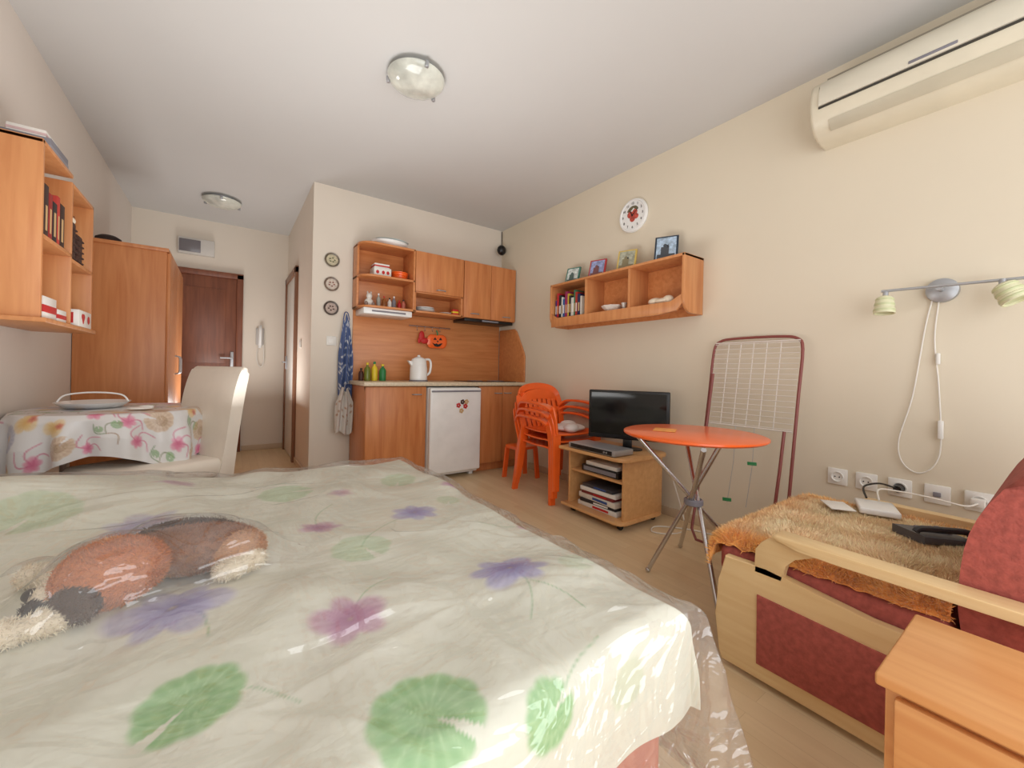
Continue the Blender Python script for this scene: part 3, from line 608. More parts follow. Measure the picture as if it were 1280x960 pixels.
for i,z in enumerate((1.916,1.705,1.495)):
    t=thing('decorative_plate','small round painted plate on the kitchen wall','plate',(.727,KY-.012,z-.06),'souvenir plates on the wall')
    Mx=TM((.727,KY-.002,z),0,math.pi/2)
    B().lathe([(0,0),(.045,0),(.062,.012),(.06,.015),(.043,.006),(0,.006)],M=Mx,seg=32).obj('rim',mat('plate_rim%d'%i,[(120,110,94),(132,114,100),(92,82,76)][i],.35,var=.5,ns=60),t)
    b=B().lathe([(0,.0065),(.046,.0065),(.046,.0105),(0,.0105)],M=Mx,seg=28); b.m(1)
    for k in range(5): b.sph((.727+.02*math.cos(k*1.3+i),KY-.0135,z+.018*math.sin(k*1.3+i)),(.008,.0015,.006),8)
    b.obj('picture',[mat('plate_c%d'%i,[(196,186,156),(204,190,176),(176,156,144)][i],.4,var=.3,ns=50),[mat('olive_paint',(96,104,70),.5),mat('muted_red',(140,84,70),.5),BRN][i]],t)
def switch(x0,y0,z0,wall):
    b=B()
    if wall=='K': b.box(x0-.04,x0+.04,KY-.01,KY-.001,z0-.04,z0+.04,.004).box(x0-.025,x0+.025,KY-.014,KY-.009,z0-.028,z0+.028,.003)
    else: b.box(KX-.01,KX-.001,y0-.04,y0+.04,z0-.04,z0+.04,.004).box(KX-.014,KX-.009,y0-.025,y0+.025,z0-.028,z0+.028,.003)
    b.obj('light_switch',WHITE,label='white rocker light switch on the wall',cat='light switch')
switch(.735,0,1.21,'K'); switch(0,4.35,1.2,'C')
t=thing('fuse_box','light grey meter box with dark smoked lid above door','fuse box',(-.30,FY-.04,2.16))
B().box(-.45,-.14,FY-.06,FY,2.16,2.33,.006).obj('body',mat('meter_grey',(212,208,202),.5),t); B().box(-.44,-.26,FY-.068,FY-.059,2.18,2.31,.004).obj('lid',mat('smoked_lid',(120,116,120),.2),t)
t=thing('intercom_handset','white intercom handset on the wall by the door','intercom',(.30,FY-.03,1.16))
B().box(.26,.34,FY-.03,FY,1.22,1.42,.01).obj('base',mat('intercom_grey',(196,192,188),.4),t)
B().tube([(.30,FY-.04,1.20),(.30,FY-.075,1.23),(.30,FY-.082,1.32),(.30,FY-.075,1.41),(.30,FY-.04,1.44)],.018,10,sm=4).obj('handset',WH2,t)
B().tube([(.29,FY-.03,1.22),(.27,FY-.03,1.12),(.28,FY-.03,1.02),(.31,FY-.03,.97),(.34,FY-.03,1.04),(.335,FY-.03,1.23)],.006,6,sm=5).obj('cord',CORD,t)
def clamp_(x,y,r):
    t=thing('ceiling_lamp','round frosted glass ceiling lamp with silver clips','lamp',(x,y,C-.08),'ceiling lamps')
    B().lathe([(0,C-.001),(r*.75,C-.001),(r*.75,C-.025),(0,C-.025)],(x,y,0),32).obj('base',SIL,t)
    B().lathe([(r,C-.027),(r*.99,C-.034),(r*.88,C-.052),(r*.6,C-.070),(r*.3,C-.078),(0,C-.08)],(x,y,0),48).obj('lamp_shade',mat('marbled_glass',(204,206,196),.15,var=.3,ns=9,coat=.5),t)
    for k in range(3):
        a=k*2.094+.5; c,s_=math.cos(a),math.sin(a)
        B().box(-.009,.009,-.009,.009,-.022,.010,.003,M=TM((x+c*r*.99,y+s_*r*.99,C-.032),a)).obj('clip',SIL,t)
clamp_(.80,2.07,.15); clamp_(-.07,4.72,.155)
t=thing('security_camera','small round black camera in the wall corner','camera',(2.44,3.70,2.25))
B().sph((2.44,3.68,2.31),(.052,.045,.055)).obj('body',BLK,t); B().tube([(2.46,3.70,2.33),(2.495,3.76,2.36),(2.50,3.77,2.45),(2.50,3.77,2.55)],.004,6,sm=4).obj('cable',BLK,t)
# ---------------------------------------------------------------- right wall shelf
X0=2.29; ya,yb,za,zb=1.405,2.67,1.365,1.735
b=B().box(X0,R-.001,ya,yb,zb-.018,zb)
b.box(X0+.01,R-.001,ya+.02,yb-.02,za+.055,za+.073).m(1).box(R-.008,R-.001,ya+.01,yb-.01,za,zb-.01,0).m(0)
for y in (1.83,2.25): b.box(X0+.005,R-.001,y-.009,y+.009,za+.06,zb-.01)
sp=rrect(X0,R-.001,za,zb,.09,8,(0,0,1,0))
for y0 in (ya,yb-.018): b.prism(sp,'y',y0,y0+.018,.002)
b.m(0).prism([(1.42,za+.06),(1.42,za+.12),(1.50,za+.075),(2.58,za+.075),(2.655,za+.12),(2.655,za+.0),(1.60,za+.0),(1.46,za+.015)],'x',X0+.004,X0+.02,.002)
b.obj('wall_shelf',[SW,KWx],label='beech wall shelf with three open compartments',cat='shelf')
zf=za+.074; y=2.63
cols=[(60,40,120),(190,40,50),(30,34,40),(220,220,214),(40,90,150),(150,40,90),(210,180,60),(30,34,40),(210,210,200),(60,120,90),(170,50,40),(30,40,80),(220,214,200)]
for i,c_ in enumerate(cols):
    t=.017+.008*(i%3)
    if y-t<2.275: break
    h=.16+.02*((i*7)%4)
    B().box(X0+.03,R-.03,y-t+.001,y,zf,zf+h,.0015).m(1).box(X0+.0285,X0+.031,y-t*.75,y-t*.3,zf+.04,zf+.11,0).obj('book',[mat('spine%d'%i,c_,.4),TAN if i%2 else WHITE],label='slim upright book or disc case on wall shelf',cat='book',group='books on the three-compartment wall shelf'); y-=t
B().lathe([(0,0),(.04,0),(.08,.04),(.085,.05),(.076,.045),(.035,.008),(0,.008)],(2.39,2.05,zf),32,wav=lambda a,z:.06*math.sin(a*9)*(z>.02)).obj('bowl',mat('shell_white',(232,224,214),.4),label='white scalloped shell bowl in the wall shelf',cat='bowl')
B().lathe([(0,0),(.02,0),(.012,.02),(.02,.05),(.022,.055),(0,.055)],(2.36,1.92,zf),20).obj('vase',mat('glass_clear2',(206,200,190),.15),label='small glass candle holder in the wall shelf',cat='candle holder')
B().sph((2.38,1.60,zf+.025),(.06,.07,.025)).sph((2.37,1.66,zf+.028),(.04,.05,.028),rz=.5).sph((2.36,1.56,zf+.03),(.03,.04,.03)).obj('seashell',mat('shell_cream',(236,220,196),.4,bs=.4,bsc=40),label='large cream seashell lying in the wall shelf',cat='seashell')
for (y,h,w_,fc,pc,rz,lb) in ((2.50,.15,.13,(70,130,116),(206,214,210),-.3,'teal'),(2.22,.16,.14,(190,60,60),(150,160,200),-.35,'red'),(1.93,.17,.14,(220,190,100),(170,170,150),-.4,'yellow'),(1.60,.19,.15,(40,54,70),(170,190,210),-.5,'dark blue')):
    t=thing('photo_frame','small %s photo frame standing on the wall shelf'%lb,'photo frame',(2.40,y,zb),'photo frames on the wall shelf')
    M=TM((2.38,y,zb+.001),-rz*.9,0,.32)
    B(M).box(-.008,.008,-w_/2,w_/2,0,h,.002).obj('frame',mat('fr_'+lb,fc,.4),t)
    b=B(M).box(-.010,-.0075,-w_/2+.012,w_/2-.012,.012,h-.012,0).m(1).box(-.0108,-.0095,-w_*.12,w_*.22,.012,h*.55,0).sph((-.0105,w_*.05,h*.6),(.001,.012,.014),10).box(-.0106,-.0095,-w_*.38,w_*.38,.012,h*.25,0)
    b.obj('picture',[mat('pic_'+lb,pc,.3,var=.4,ns=40),mat('pic2_'+lb,tuple(int(60+q*.35) for q in fc),.4)],t)
    B().tube([(2.40,y,zb+h*.6),(2.46,y-.02,zb+.004)],.006,6).obj('stand',BLK,t)
# clock
t=thing('wall_clock','round white wall clock with red fruit picture','clock',(R-.02,1.962,2.055))
Mx=TM((R-.001,1.962,2.18),math.pi/2*-1,math.pi/2)
B().lathe([(0,0),(.125,0),(.128,.012),(.122,.024),(.112,.026),(.108,.02),(0,.02)],M=Mx,seg=48).obj('case',WH2,t)
b=B()
for k in range(12):
    a=math.radians(90-30*(k+1)); b.text(str(k+1),.026,Mx@Matrix.Translation((.09*math.cos(a),.09*math.sin(a),.022)))
b.obj('numerals',mat('numeral_grey',(70,66,64),.5),t)
b=B(Mx)
for (x,y,r) in ((-.024,.01,.026),(.020,.020,.024),(.0,-.024,.026),(.034,-.014,.020)): b.sph((x,y,.021),(r,r,.003),14)
b.obj('fruit_picture',mat('fruit_red',(190,80,66),.5,var=.5,ns=50),t)
B(Mx).sph((-.02,.052,.021),(.034,.014,.003),12,rz=.5).sph((.028,.052,.021),(.026,.012,.003),12,rz=-.6).obj('leaf_picture',mat('leafy',(104,96,70),.5),t)
B(Mx).box(-.002,.002,-.01,.065,.025,.027,0,M=Matrix.Rotation(-.9,4,'Z')).obj('minute_hand',BLK,t); B(Mx).box(-.003,.003,-.01,.042,.027,.029,0,M=Matrix.Rotation(.5,4,'Z')).obj('hour_hand',BLK,t)
# ---------------------------------------------------------------- air conditioner
ac=thing('air_conditioner','yellowed cream split air conditioner mounted high on wall','air conditioner',(2.42,.36,2.14))
ACM=mat('ac_cream',(224,216,194),.4); pr=[(2.51,2.43),(2.42,2.435),(2.37,2.428),(2.33,2.40),(2.312,2.35),(2.308,2.29),(2.318,2.235),(2.342,2.195),(2.38,2.168),(2.43,2.155),(2.51,2.15)]
B().prism(pr,'y',-.09,.775,.018,4).obj('body',ACM,ac)
B().prism([(2.352,2.418),(2.322,2.39),(2.304,2.345),(2.300,2.30),(2.301,2.283),(2.312,2.283),(2.32,2.38)],'y',-.03,.735,.003).obj('front_panel',mat('ac_panel',(228,222,204),.35),ac)
B().prism([(2.305,2.280),(2.305,2.272),(2.32,2.272),(2.32,2.280)],'y',-.03,.735,.001).obj('air_slot',mat('ac_dark',(60,56,50),.6),ac)
B().prism([(2.326,2.212),(2.345,2.185),(2.364,2.170),(2.368,2.177),(2.348,2.205)],'y',.0,.70,.001).obj('louvre',mat('ac_louvre',(196,188,166),.4),ac)
B().box(2.298,2.305,.28,.42,2.292,2.304,.002).obj('display',GRY,ac)
for k in range(3):
    B().box(2.370+.022*k,2.378+.022*k,-.02,.72,2.424+.003*k,2.438,.001).obj('intake_slat',mat('ac_slat_grey',(150,142,126),.6),ac)  # slats in a darker grey-beige than the body
# ---------------------------------------------------------------- spot lamp
sl=thing('wall_spot_lamp','silver wall bar lamp with two pale green glass shades','lamp',(2.45,.32,1.30))
Mx=TM((R-.001,.335,1.36),-math.pi/2,math.pi/2)
B().lathe([(0,0),(.052,0),(.050,.02),(.03,.03),(0,.032)],M=Mx,seg=32).cyl((2.49,.335,1.36),(2.42,.335,1.36),.010).obj('wall_plate',SIL,sl)
B().cyl((2.42,.515,1.372),(2.42,.11,1.362),.006).obj('bar',SIL,sl)
shm=mat('shade_green_cream',(222,220,184),.3,var=.12,ns=20); shg=mat('shade_green_ring',(200,204,160),.35)
for (y,rx,s_) in ((.50,.0,1.0),(.165,-.5,1.15)):
    B().cyl((2.42,y,1.365),(2.412,y,1.338),.010).obj('joint',SIL,sl)
    M=TM((2.408,y,1.345),0,math.pi+rx,.12)
    sh=B(M).lathe([(.02*s_,0),(.030*s_,.008),(.032*s_,.026),(.034*s_,.030),(.034*s_,.050),(.037*s_,.054),(.038*s_,.078),(.034*s_,.078),(.030*s_,.04),(.016*s_,.004)],seg=32).obj('lamp_shade',shm,sl)
    B(M).lathe([(.0315*s_,.012),(.0330*s_,.016),(.0315*s_,.020)],seg=32).lathe([(.0345*s_,.034),(.0360*s_,.039),(.0345*s_,.044)],seg=32).lathe([(.0375*s_,.060),(.0390*s_,.065),(.0375*s_,.070)],seg=32).obj('trim_ring',shg,sh)
B().tube([(2.50,.365,1.32),(2.502,.385,1.2),(2.502,.42,.9),(2.502,.462,.70),(2.502,.45,.60),(2.502,.40,.56),(2.502,.35,.60),(2.502,.33,.70),(2.502,.34,.95),(2.502,.355,1.15),(2.502,.345,1.31)],.0028,6,sm=6).obj('cord',CORD,sl)
B().box(2.492,2.505,.336,.349,1.04,1.09,.004).obj('cord_switch',WHITE,sl); B().box(2.49,2.505,.322,.340,.72,.80,.005).obj('cord_connector',WHITE,sl)
# ---------------------------------------------------------------- sockets
for i,y in enumerate((.684,.573,.456,.338,.22)):
    t=thing('power_socket','white wall socket outlet on the cream wall','socket',(R-.01,y,.44),'row of wall sockets')
    B().box(R-.010,R,y-.04,y+.04,.44,.52,.004).obj('plate',WHITE,t)
    Mx=TM((R-.010,y,.48),-math.pi/2,math.pi/2)
    if i!=3: B().lathe([(.0,.001),(.019,.001),(.022,.006),(.026,.006),(.026,0)],M=Mx,seg=24).obj('outlet',WHITE,t); B().cyl((R-.0135,y-.009,.48),(R-.009,y-.009,.48),.003,seg=8).cyl((R-.0135,y+.009,.48),(R-.009,y+.009,.48),.003,seg=8).obj('holes',BLK,t)
    else: B().box(R-.016,R-.009,y-.012,y+.012,.47,.49,.002).obj('outlet',GRY,t)
t=thing('power_plug','black plug and cable in a wall socket','plug',(2.47,.456,.46))
B().cyl((2.496,.456,.48),(2.455,.456,.48),.019,.014).obj('body',BLK,t); B().tube([(2.455,.456,.48),(2.42,.47,.495),(2.36,.50,.51),(2.28,.53,.50),(2.19,.50,.475)],.004,6,sm=5).obj('cable',BLK,t)
t=thing('power_plug','white plug and cable in a wall socket','plug',(2.47,.22,.46))
B().box(2.46,2.496,.20,.24,.463,.497,.006).obj('body',WHITE,t); B().tube([(2.46,.22,.48),(2.42,.25,.47),(2.36,.33,.49),(2.32,.42,.50),(2.28,.48,.50),(2.19,.46,.475)],.0035,6,sm=5).obj('cable',CORD,t)
# ---------------------------------------------------------------- armchair
acx=thing('armchair','pine-framed armchair bed with red upholstery','armchair',(1.83,.3,0))
RU=mat('red_upholstery',(170,86,76),.85,var=.2,ns=60,bs=.4,bsc=150)
pf=[(.69,.045),(.705,.16),(.695,.28),(.675,.368),(.55,.372),(.30,.34),(-.25,.33),(-.25,.02),(.68,.02)]
for x0,x1 in ((1.375,1.405),(2.245,2.275)):
    dz=0 if x0<2 else -.04
    sd=B().prism(pf,'x',x0,x1,.004,3).obj('side_panel',PW,acx)
    B().prism([(-.20,.070),(.570,.070),(.572,.285),(.30,.272),(-.20,.262)],'x',x0-.006,x0,.001).obj('upholstered_inset',RU,sd,label='red fabric inset')
    am=[(-.25,.465+dz),(.36,.465+dz),(.46,.468+dz),(.515,.475+dz),(.53,.487+dz),(.515,.497+dz),(.36,.492+dz),(-.25,.492+dz)]
    ar=B().prism(am,'x',x0-.025 if x0<2 else x0-.008,x0+.045,.008,3).obj('armrest',PW,acx)
    z_=.47+dz
    B().prism([(.36,z_),(.43,z_-.012),(.475,z_-.035),(.50,z_-.065),(.505,.350),(.585,.350),(.582,z_-.045),(.565,z_-.018),(.54,z_+.004),(.515,z_+.010)],'x',x0,x1,.004).obj('armrest_support',PW,ar)
B().box(1.415,2.235,-.02,.685,.12,.27,.012,3).obj('base',PW,acx)
B().box(1.415,2.235,.16,.72,.275,.395,.035,4).obj('seat',RU,acx)
prb=[(p.x,p.y) for p in catmull([(.15,.38,0),(.152,.53,0),(.128,.65,0),(.065,.76,0),(-.02,.80,0),(-.10,.75,0),(-.09,.5,0),(-.03,.28,0),(.10,.28,0)],3,True)]
B().prism(prb,'x',1.43,2.22,.03,4).obj('backrest',RU,acx)
# fur throw
n1,n2=190,180; u,v_=np.meshgrid(np.linspace(0,1,n1),np.linspace(0,1,n2),indexing='ij')
fx=1.410+u*.80; sy_=.165+v_*.655; yy,dr=fold(sy_,.745,.05); zz=.428-dr
h=np.array([[mn.noise(Vector((fx[i,j]*34,sy_[i,j]*34,0)))*.008+mn.noise(Vector((fx[i,j]*8,sy_[i,j]*8,9)))*.006 for j in range(n2)] for i in range(n1)])
zz=zz+np.where(dr>.05,0,h); yy=yy+np.where(dr>.02,h*1.2,0)
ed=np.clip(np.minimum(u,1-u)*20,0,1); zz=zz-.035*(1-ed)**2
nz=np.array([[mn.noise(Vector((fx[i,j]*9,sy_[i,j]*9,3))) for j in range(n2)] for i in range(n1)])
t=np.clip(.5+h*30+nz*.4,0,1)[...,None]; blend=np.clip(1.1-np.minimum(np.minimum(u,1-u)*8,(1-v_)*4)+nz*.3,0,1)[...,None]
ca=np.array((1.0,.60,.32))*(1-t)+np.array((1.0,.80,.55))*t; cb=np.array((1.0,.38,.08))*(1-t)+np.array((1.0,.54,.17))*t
o=gridmesh('fur_throw',np.stack([fx,yy,zz],-1),ca*(1-blend)+cb*blend,vcol('shaggy_fur',.95,.3,120,.4,.006),label='shaggy golden orange fur throw covering armchair seat',cat='throw')
blades(o,60000,.020,.0036,.10,1.1,1.0,.6,.35)
# phone & modem
t=thing('telephone','dark grey corded telephone lying on fur throw','telephone',(1.93,.27,.44))
M=TM((1.93,.27,.442),.9)
B(M).prism([(-.08,0),(.08,0),(.08,.028),(-.08,.016)],'x',-.06,.06,.006).obj('base',mat('phone_grey',(84,84,88),.5),t)
b=B(M)
for i in range(3):
    for j in range(4): b.box(-.005+i*.018,.008+i*.018,-.06+j*.022,-.045+j*.022,.018,.029,.002)
b.obj('keypad',GRY,t)
B(M).tube([(-.035,-.085,.028),(-.035,-.07,.038),(-.035,0,.042),(-.035,.07,.044),(-.035,.085,.034)],.010,10,sm=4).obj('handset',mat('phone_dark',(52,52,56),.45),t)
t=thing('router','white flat router with cable on the armchair','router',(2.12,.47,.445))
M=TM((2.11,.45,.448),.35)
B(M).box(-.08,.08,-.06,.06,0,.024,.007,3).obj('body',WH2,t)
b=B(M)
for k in range(5): b.box(-.05+k*.018,-.042+k*.018,-.062,-.059,.010,.016,0)
b.obj('ports',GRY,t)
B(TM((2.02,.55,.456),.6)).box(-.06,.06,-.04,.04,0,.004,.001).obj('paper_note',WHITE,label='white paper sheet lying on the fur throw',cat='paper')
# ---------------------------------------------------------------- nightstand
t=thing('nightstand','light beech bedside cabinet with drawers','nightstand',(1.1,-.02,0))
B().box(.968,1.25,-.22,.19,.0,.43,.003).obj('body',NW,t); B().box(.945,1.258,-.235,.20,.43,.452,.005,3).obj('top',NW,t)
for z0,z1 in ((.225,.418),(.03,.218)):
    d=B().box(.95,.967,-.205,.175,z0,z1,.004).obj('drawer',NW,t); B().sph((.936,-.015,(z0+z1)/2),.015).cyl((.937,-.015,(z0+z1)/2),(.952,-.015,(z0+z1)/2),.007).obj('knob',SIL,d)
# ---------------------------------------------------------------- orange table
ot=thing('folding_table','round orange plastic table with crossed metal legs','table',(1.77,1.02,0))
B().lathe([(0,.685),(.275,.685),(.298,.688),(.308,.695),(.308,.702),(.298,.706),(0,.704)],(1.77,1.03,0),64).obj('table_top',ORG,ot)
feet=[(1.72,1.19),(2.10,1.27),(2.02,.80),(1.56,.80)]
for i,(x,y) in enumerate(feet):
    ox,oy=1.77*2-x,1.02*2-y; tx,ty=1.77+(ox-1.77)*.8,1.02+(oy-1.02)*.8
    off=Vector((.012*(i-1.5),.010*(1.5-i),0))
    B().cyl(Vector((x,y,.012))+off,Vector((tx,ty,.685))+off,.0105,seg=12).sph(Vector((x,y,.013))+off,.013,10).obj('leg',CHR,ot)
B().lathe([(.035,.37),(.042,.375),(.042,.395),(.035,.40),(.03,.395),(.03,.375),(.035,.37)],(1.775,1.02,0),24).obj('hub',GRY,ot)
B(TM((1.72,1.14,.706),.5)).box(-.06,.06,-.05,.05,0,.002,.001).obj('place_mat',mat('pale_orange_cloth',(236,160,84),.8,var=.2,ns=30),label='small pale orange cloth on the orange table',cat='place mat')
# ---------------------------------------------------------------- drying rack
dr_=thing('drying_rack','folded wire drying rack with maroon tubes leaning on wall','drying rack',(2.3,1.06,0))
def rk(y,s,off=0):
    return (2.26+.215*s/1.22+off,y,s*.985)
RB=mat('maroon_tube',(136,70,64),.4); RWt=mat('white_tube',(222,214,206),.35); RP=mat('dusty_pink_tube',(192,150,138),.4)
B().tube([rk(.83,.15),rk(.83,.6),rk(.83,.9),rk(.83,1.14),rk(.86,1.20),rk(.95,1.215),rk(1.18,1.215),rk(1.27,1.20),rk(1.30,1.14),rk(1.30,.9),rk(1.30,.62)],.008,10,sm=4).obj('outer_frame',RB,dr_)
B().tube([rk(.87,.70,-.025),rk(.87,.5,-.035),rk(.88,.08,-.05),rk(.91,.03,-.05)],.008,10).obj('leg',RB,dr_)
B().tube([rk(1.28,1.0,-.02),rk(1.28,.5,-.03),rk(1.285,.08,-.05),rk(1.25,.03,-.055),rk(1.16,.03,-.055)],.008,10).obj('leg',RB,dr_)
b=B()
for k in range(17): s=.71+.47*k/16; b.tube([rk(.84,s,-.008),rk(1.29,s,-.008)],.0022,6)
for y in (.93,1.00,1.07,1.14,1.21): b.tube([rk(y,.70,-.006),rk(y,1.19,-.006)],.0025,6)
for s in (.70,1.19): b.tube([rk(.84,s,-.008),rk(1.29,s,-.008)],.004,6)
b.obj('wire_grid',RWt,dr_)
b=B()
for y in (1.02,1.12): b.tube([rk(y,.70,-.012),rk(y-.01,.5,-.014),rk(y,.27,-.016)],.0015,6)
b.obj('loose_wire',SIL,dr_)
for (y,s) in ((1.12,.29),(1.01,.51)):
    B(TM(rk(y,s,-.022),.5)).box(-.005,.005,-.022,.022,-.006,.006,.002).box(-.010,-.005,-.022,.022,-.011,-.003,.002).obj('clothes_peg',GRN,label='green plastic clothes peg clipped on drying rack',cat='clothes peg',group='pegs on the drying rack')
# ---------------------------------------------------------------- TV stand
ts=thing('tv_stand','beech television stand with open shelves on casters','tv stand',(2.17,1.83,0))
x0,x1,y0,y1=1.96,2.38,1.59,2.08
B().prism(rrect(x0-.03,x1+.02,y0-.04,y1+.04,.06,6,(0,0,1,1)),'z',.435,.457,.004).obj('top',TW,ts)
B().box(x0+.03,x1,y0,y0+.018,.06,.435).obj('side_panel',TW,ts); B().box(x0+.03,x1,y1-.018,y1,.06,.435).obj('side_panel',TW,ts)
B().box(x1-.012,x1,y0+.018,y1-.018,.06,.435).obj('back_panel',TW,ts)
B().prism(rrect(x0-.02,x1,y0-.02,y1+.02,.05,6,(0,0,1,1)),'z',.045,.063,.004).obj('bottom_shelf',TW,ts)
B().box(x0+.04,x1-.012,y0+.018,y1-.018,.285,.301).obj('shelf',TW,ts)
for x,y in ((x0+.05,y0+.04),(x0+.05,y1-.04),(x1-.04,y0+.04),(x1-.04,y1-.04)): B().cyl((x,y-.01,.02),(x,y+.01,.02),.02).cyl((x,y,.02),(x,y,.046),.006).obj('caster',BLK,ts)
t=thing('dvd_player','silver and black disc player on the tv stand','dvd player',(2.03,1.80,.458))
B().box(1.93,2.11,1.62,2.02,.462,.498,.004).obj('body',SIL,t); B().box(1.927,1.931,1.64,2.0,.467,.493,.001).obj('front',BLK,t)
B().cyl((1.928,1.70,.480),(1.923,1.70,.480),.006).cyl((1.928,1.68,.480),(1.923,1.68,.480),.006).obj('buttons',SIL,t)
B().box(2.02,2.30,1.66,1.98,.302,.345,.004).m(1).box(2.018,2.021,1.68,1.96,.31,.337,0).obj('set_top_box',[BLK,GRY],label='black receiver box on the tv stand shelf',cat='receiver')
B().box(2.03,2.25,1.68,1.95,.346,.372,.003).obj('magazine',WHITE,label='white magazines lying on the receiver box',cat='magazine')
z=.064
for i,(c_,h,w_,o_) in enumerate((((224,220,212),.03,.34,0),((40,40,44),.022,.30,.01),((214,208,196),.035,.33,-.01),((120,40,40),.02,.28,0),((230,228,222),.028,.30,.01),((60,60,64),.022,.26,0))):
    B(TM((2.12,1.83,z),o_*4)).box(-.11,.12,-w_/2,w_/2,0,h-.001,.002).m(1).box(-.112,-.109,-w_*.3,w_*.1,h*.25,h*.7,0).obj('book',[mat('stk%d'%i,c_,.5),[RED,WHITE,BLU][i%3]],label='thick book in the pile inside tv stand',cat='book',group='book pile in the tv stand'); z+=h
tv=thing('television','small black flat-screen television on the stand','television',(2.25,1.78,.458))
M=TM((2.245,1.775,.458),math.radians(-62))
B(M).box(-.27,.27,-.018,.018,.065,.40,.008,3).box(-.2,.2,.015,.045,.10,.34,.01).obj('body',BLK,tv)
B(M).box(-.25,.25,-.0195,-.0175,.095,.383,0).obj('screen',mat('screen_black',(6,7,9),.08),tv)
B(M).box(-.03,.03,-.005,.015,.008,.08,.004).lathe([(0,0),(.1,0),(.1,.006),(.02,.012),(0,.012)],M=Matrix.Diagonal((1,.75,1,1)),seg=36).obj('foot',BLK,tv)
# ---------------------------------------------------------------- monobloc chairs
def mono(dz,dy,label,dx=0):
    ox,oy=2.195+dx,2.42+dy
    T=Matrix.Translation((ox,oy,dz)); t=thing('plastic_chair',label,'chair',(ox,oy,dz),'stacked orange plastic chairs')
    n=24; u,v_=np.meshgrid(np.linspace(-1,1,n),np.linspace(-1,1,n),indexing='ij')
    X=np.stack([ox+u*(.225-.015*v_),oy+v_*.215,dz+.40+.012*u**2-.03*np.maximum(0,-v_-.6)-.012*np.cos(v_*1.5)],-1)
    gridmesh('seat',X,None,ORG,t,thick=-.012,sharp=0)
    for x,y in ((-.21,-.20),(.21,-.20),(-.2,.2),(.2,.2)):
        fx=x*1.16; fy=y*1.2
        B(T).ribbon([(x,y,.41),((x+fx)/2,(y+fy)/2,.2),(fx,fy,0)],(1,0,0),lambda s:.07-.022*s,.028,2).obj('leg',ORG,t)
    b=B(T)
    b.ribbon([(-.205,.20,.40),(-.22,.24,.56),(-.205,.275,.67),(-.14,.295,.725),(0,.30,.745),(.14,.295,.725),(.205,.275,.67),(.22,.24,.56),(.205,.20,.40)],lambda s:(1,0,0) if (s<.25 or s>.75) else (0,0,1),.055,.016,6)
    b.prism([(p.x,p.y) for p in catmull([(-.18,.665,0),(-.11,.705,0),(0,.72,0),(.11,.705,0),(.18,.665,0),(.18,.61,0),(0,.64,0),(-.18,.61,0)],3,True)],'y',.262,.284,.003)
    for k in range(-3,4):
        x=k*.052; b.ribbon([(x*.9,.20,.41),(x,.225,.50),(x,.255,.59),(x*1.0,.280,.69)],(1,0,0),.036,.008,3)
    b.ribbon([(-.2,.235,.55),(0,.248,.55),(.2,.235,.55)],(0,0,1),.036,.010,4)
    b.obj('backrest',ORG,t)
    for s in (-1,1):
        b=B(T).ribbon([(s*.215,.235,.57),(s*.245,.16,.62),(s*.258,0,.625),(s*.255,-.13,.61),(s*.245,-.19,.585)],(1,0,0),.068,.018,5)
        b.ribbon([(s*.245,-.175,.60),(s*.24,-.20,.53),(s*.22,-.20,.40)],(0,1,0),.055,.018,4).obj('armrest',ORG,t)
mono(0,.03,'orange plastic garden armchair at the bottom of a stack')
mono(.055,.01,'orange plastic garden armchair stacked between two others')
mono(.11,-.01,'orange plastic garden armchair on top of the stack')
B().sph((2.22,2.33,.540),(.14,.12,.03)).sph((2.18,2.26,.545),(.08,.06,.035),rz=.4).sph((2.28,2.40,.555),(.07,.06,.03)).obj('folded_cloth',mat('white_cloth',(226,216,210),.8,bs=.5,bsc=25),label='crumpled white cloth lying on the stacked chair seat',cat='cloth')
t=thing('step_stool','small low orange plastic stool','stool',(2.22,2.95,0))
B().prism(rrect(2.10,2.34,2.84,3.06,.04),'z',.275,.30,.006).obj('seat',ORG,t)
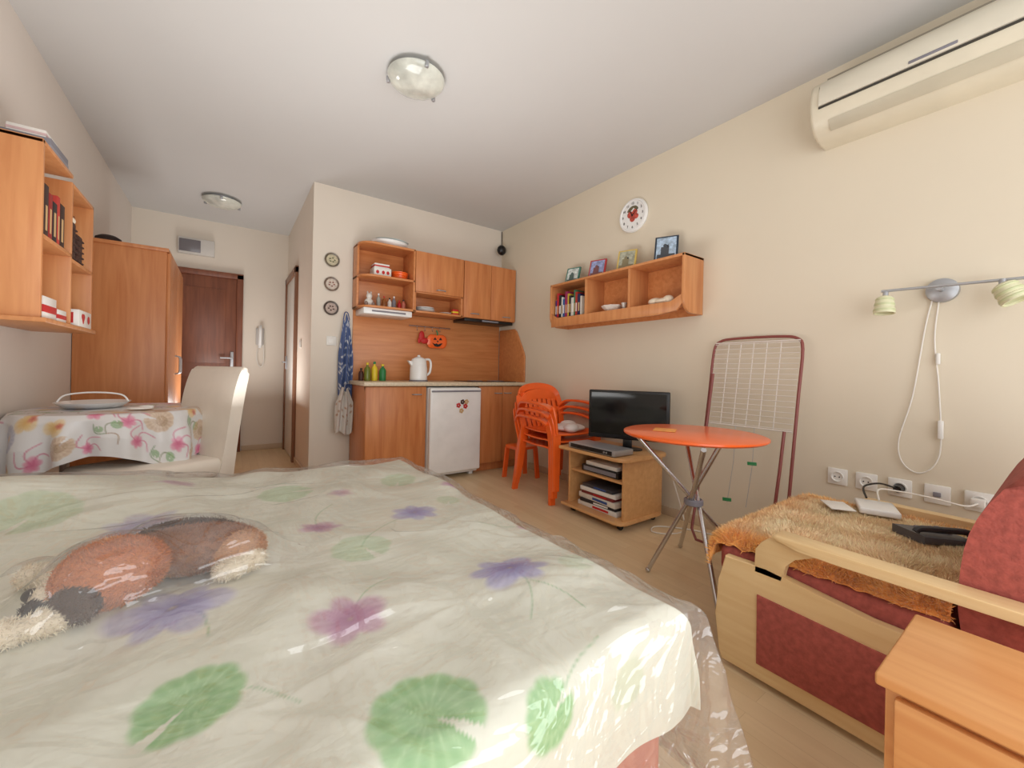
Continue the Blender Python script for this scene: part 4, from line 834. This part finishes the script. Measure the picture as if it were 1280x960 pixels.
for x,y,a,c_ in ((2.12,2.87,-1,-1),(2.32,2.87,1,-1),(2.12,3.03,-1,1),(2.32,3.03,1,1)): B().ribbon([(x,y,.278),(x+a*.01,y+c_*.008,.14),(x+a*.02,y+c_*.015,0)],(1,0,0),.045,.02,2).obj('leg',ORG,t)
B().tube([(2.36,1.50,.3),(2.40,1.45,.08),(2.34,1.40,.006),(2.2,1.42,.006),(2.15,1.50,.006),(2.25,1.53,.006),(2.38,1.38,.006),(2.44,1.2,.006)],.004,6,sm=6).obj('extension_cord',CORD,label='white power cord lying in loops on the floor',cat='cable')
# ---------------------------------------------------------------- lights
def area(name,loc,rot,sx_,sy_,p,col):
    l=bpy.data.lights.new(name,'AREA'); l.shape='RECTANGLE'; l.size=sx_; l.size_y=sy_; l.energy=p; l.color=col
    o=bpy.data.objects.new(name,l); o.location=loc; o.rotation_euler=rot; COL.objects.link(o)
area('window_light',(.85,BY-.02,1.25),(math.radians(93),0,0),2.8,2.1,37,(1,1,1))
area('added_ceiling_fill',(.50,1.85,.75),(math.radians(180),0,0),1.1,1.1,22,(1,.995,.985))  # added upward fill, no lamp stands here; evens out ceiling and room
area('added_corridor_fill',(.05,4.55,.60),(math.radians(180),0,0),.5,.7,10,(1,.985,.96))  # second added fill without a fixture, lifts the dim corridor
w=bpy.data.worlds.new('World'); sc.world=w; w.use_nodes=True
w.node_tree.nodes['Background'].inputs[0].default_value=(.9,.95,1,1); w.node_tree.nodes['Background'].inputs[1].default_value=1.0
# ---------------------------------------------------------------- camera
cam=bpy.data.cameras.new('Camera'); co=bpy.data.objects.new('Camera',cam); COL.objects.link(co)
cam.sensor_width=36; cam.lens=36*500/1280; cam.clip_start=.02; cam.shift_y=-15/1280
yaw=math.radians(35.4)
co.matrix_world=Matrix.Translation((0,0,.97))@Matrix.Rotation(-yaw,4,'Z')@Matrix.Rotation(math.pi/2,4,'X')@Matrix.Rotation(math.radians(1.2),4,'Z')
sc.camera=co
sc.view_settings.view_transform='Standard'
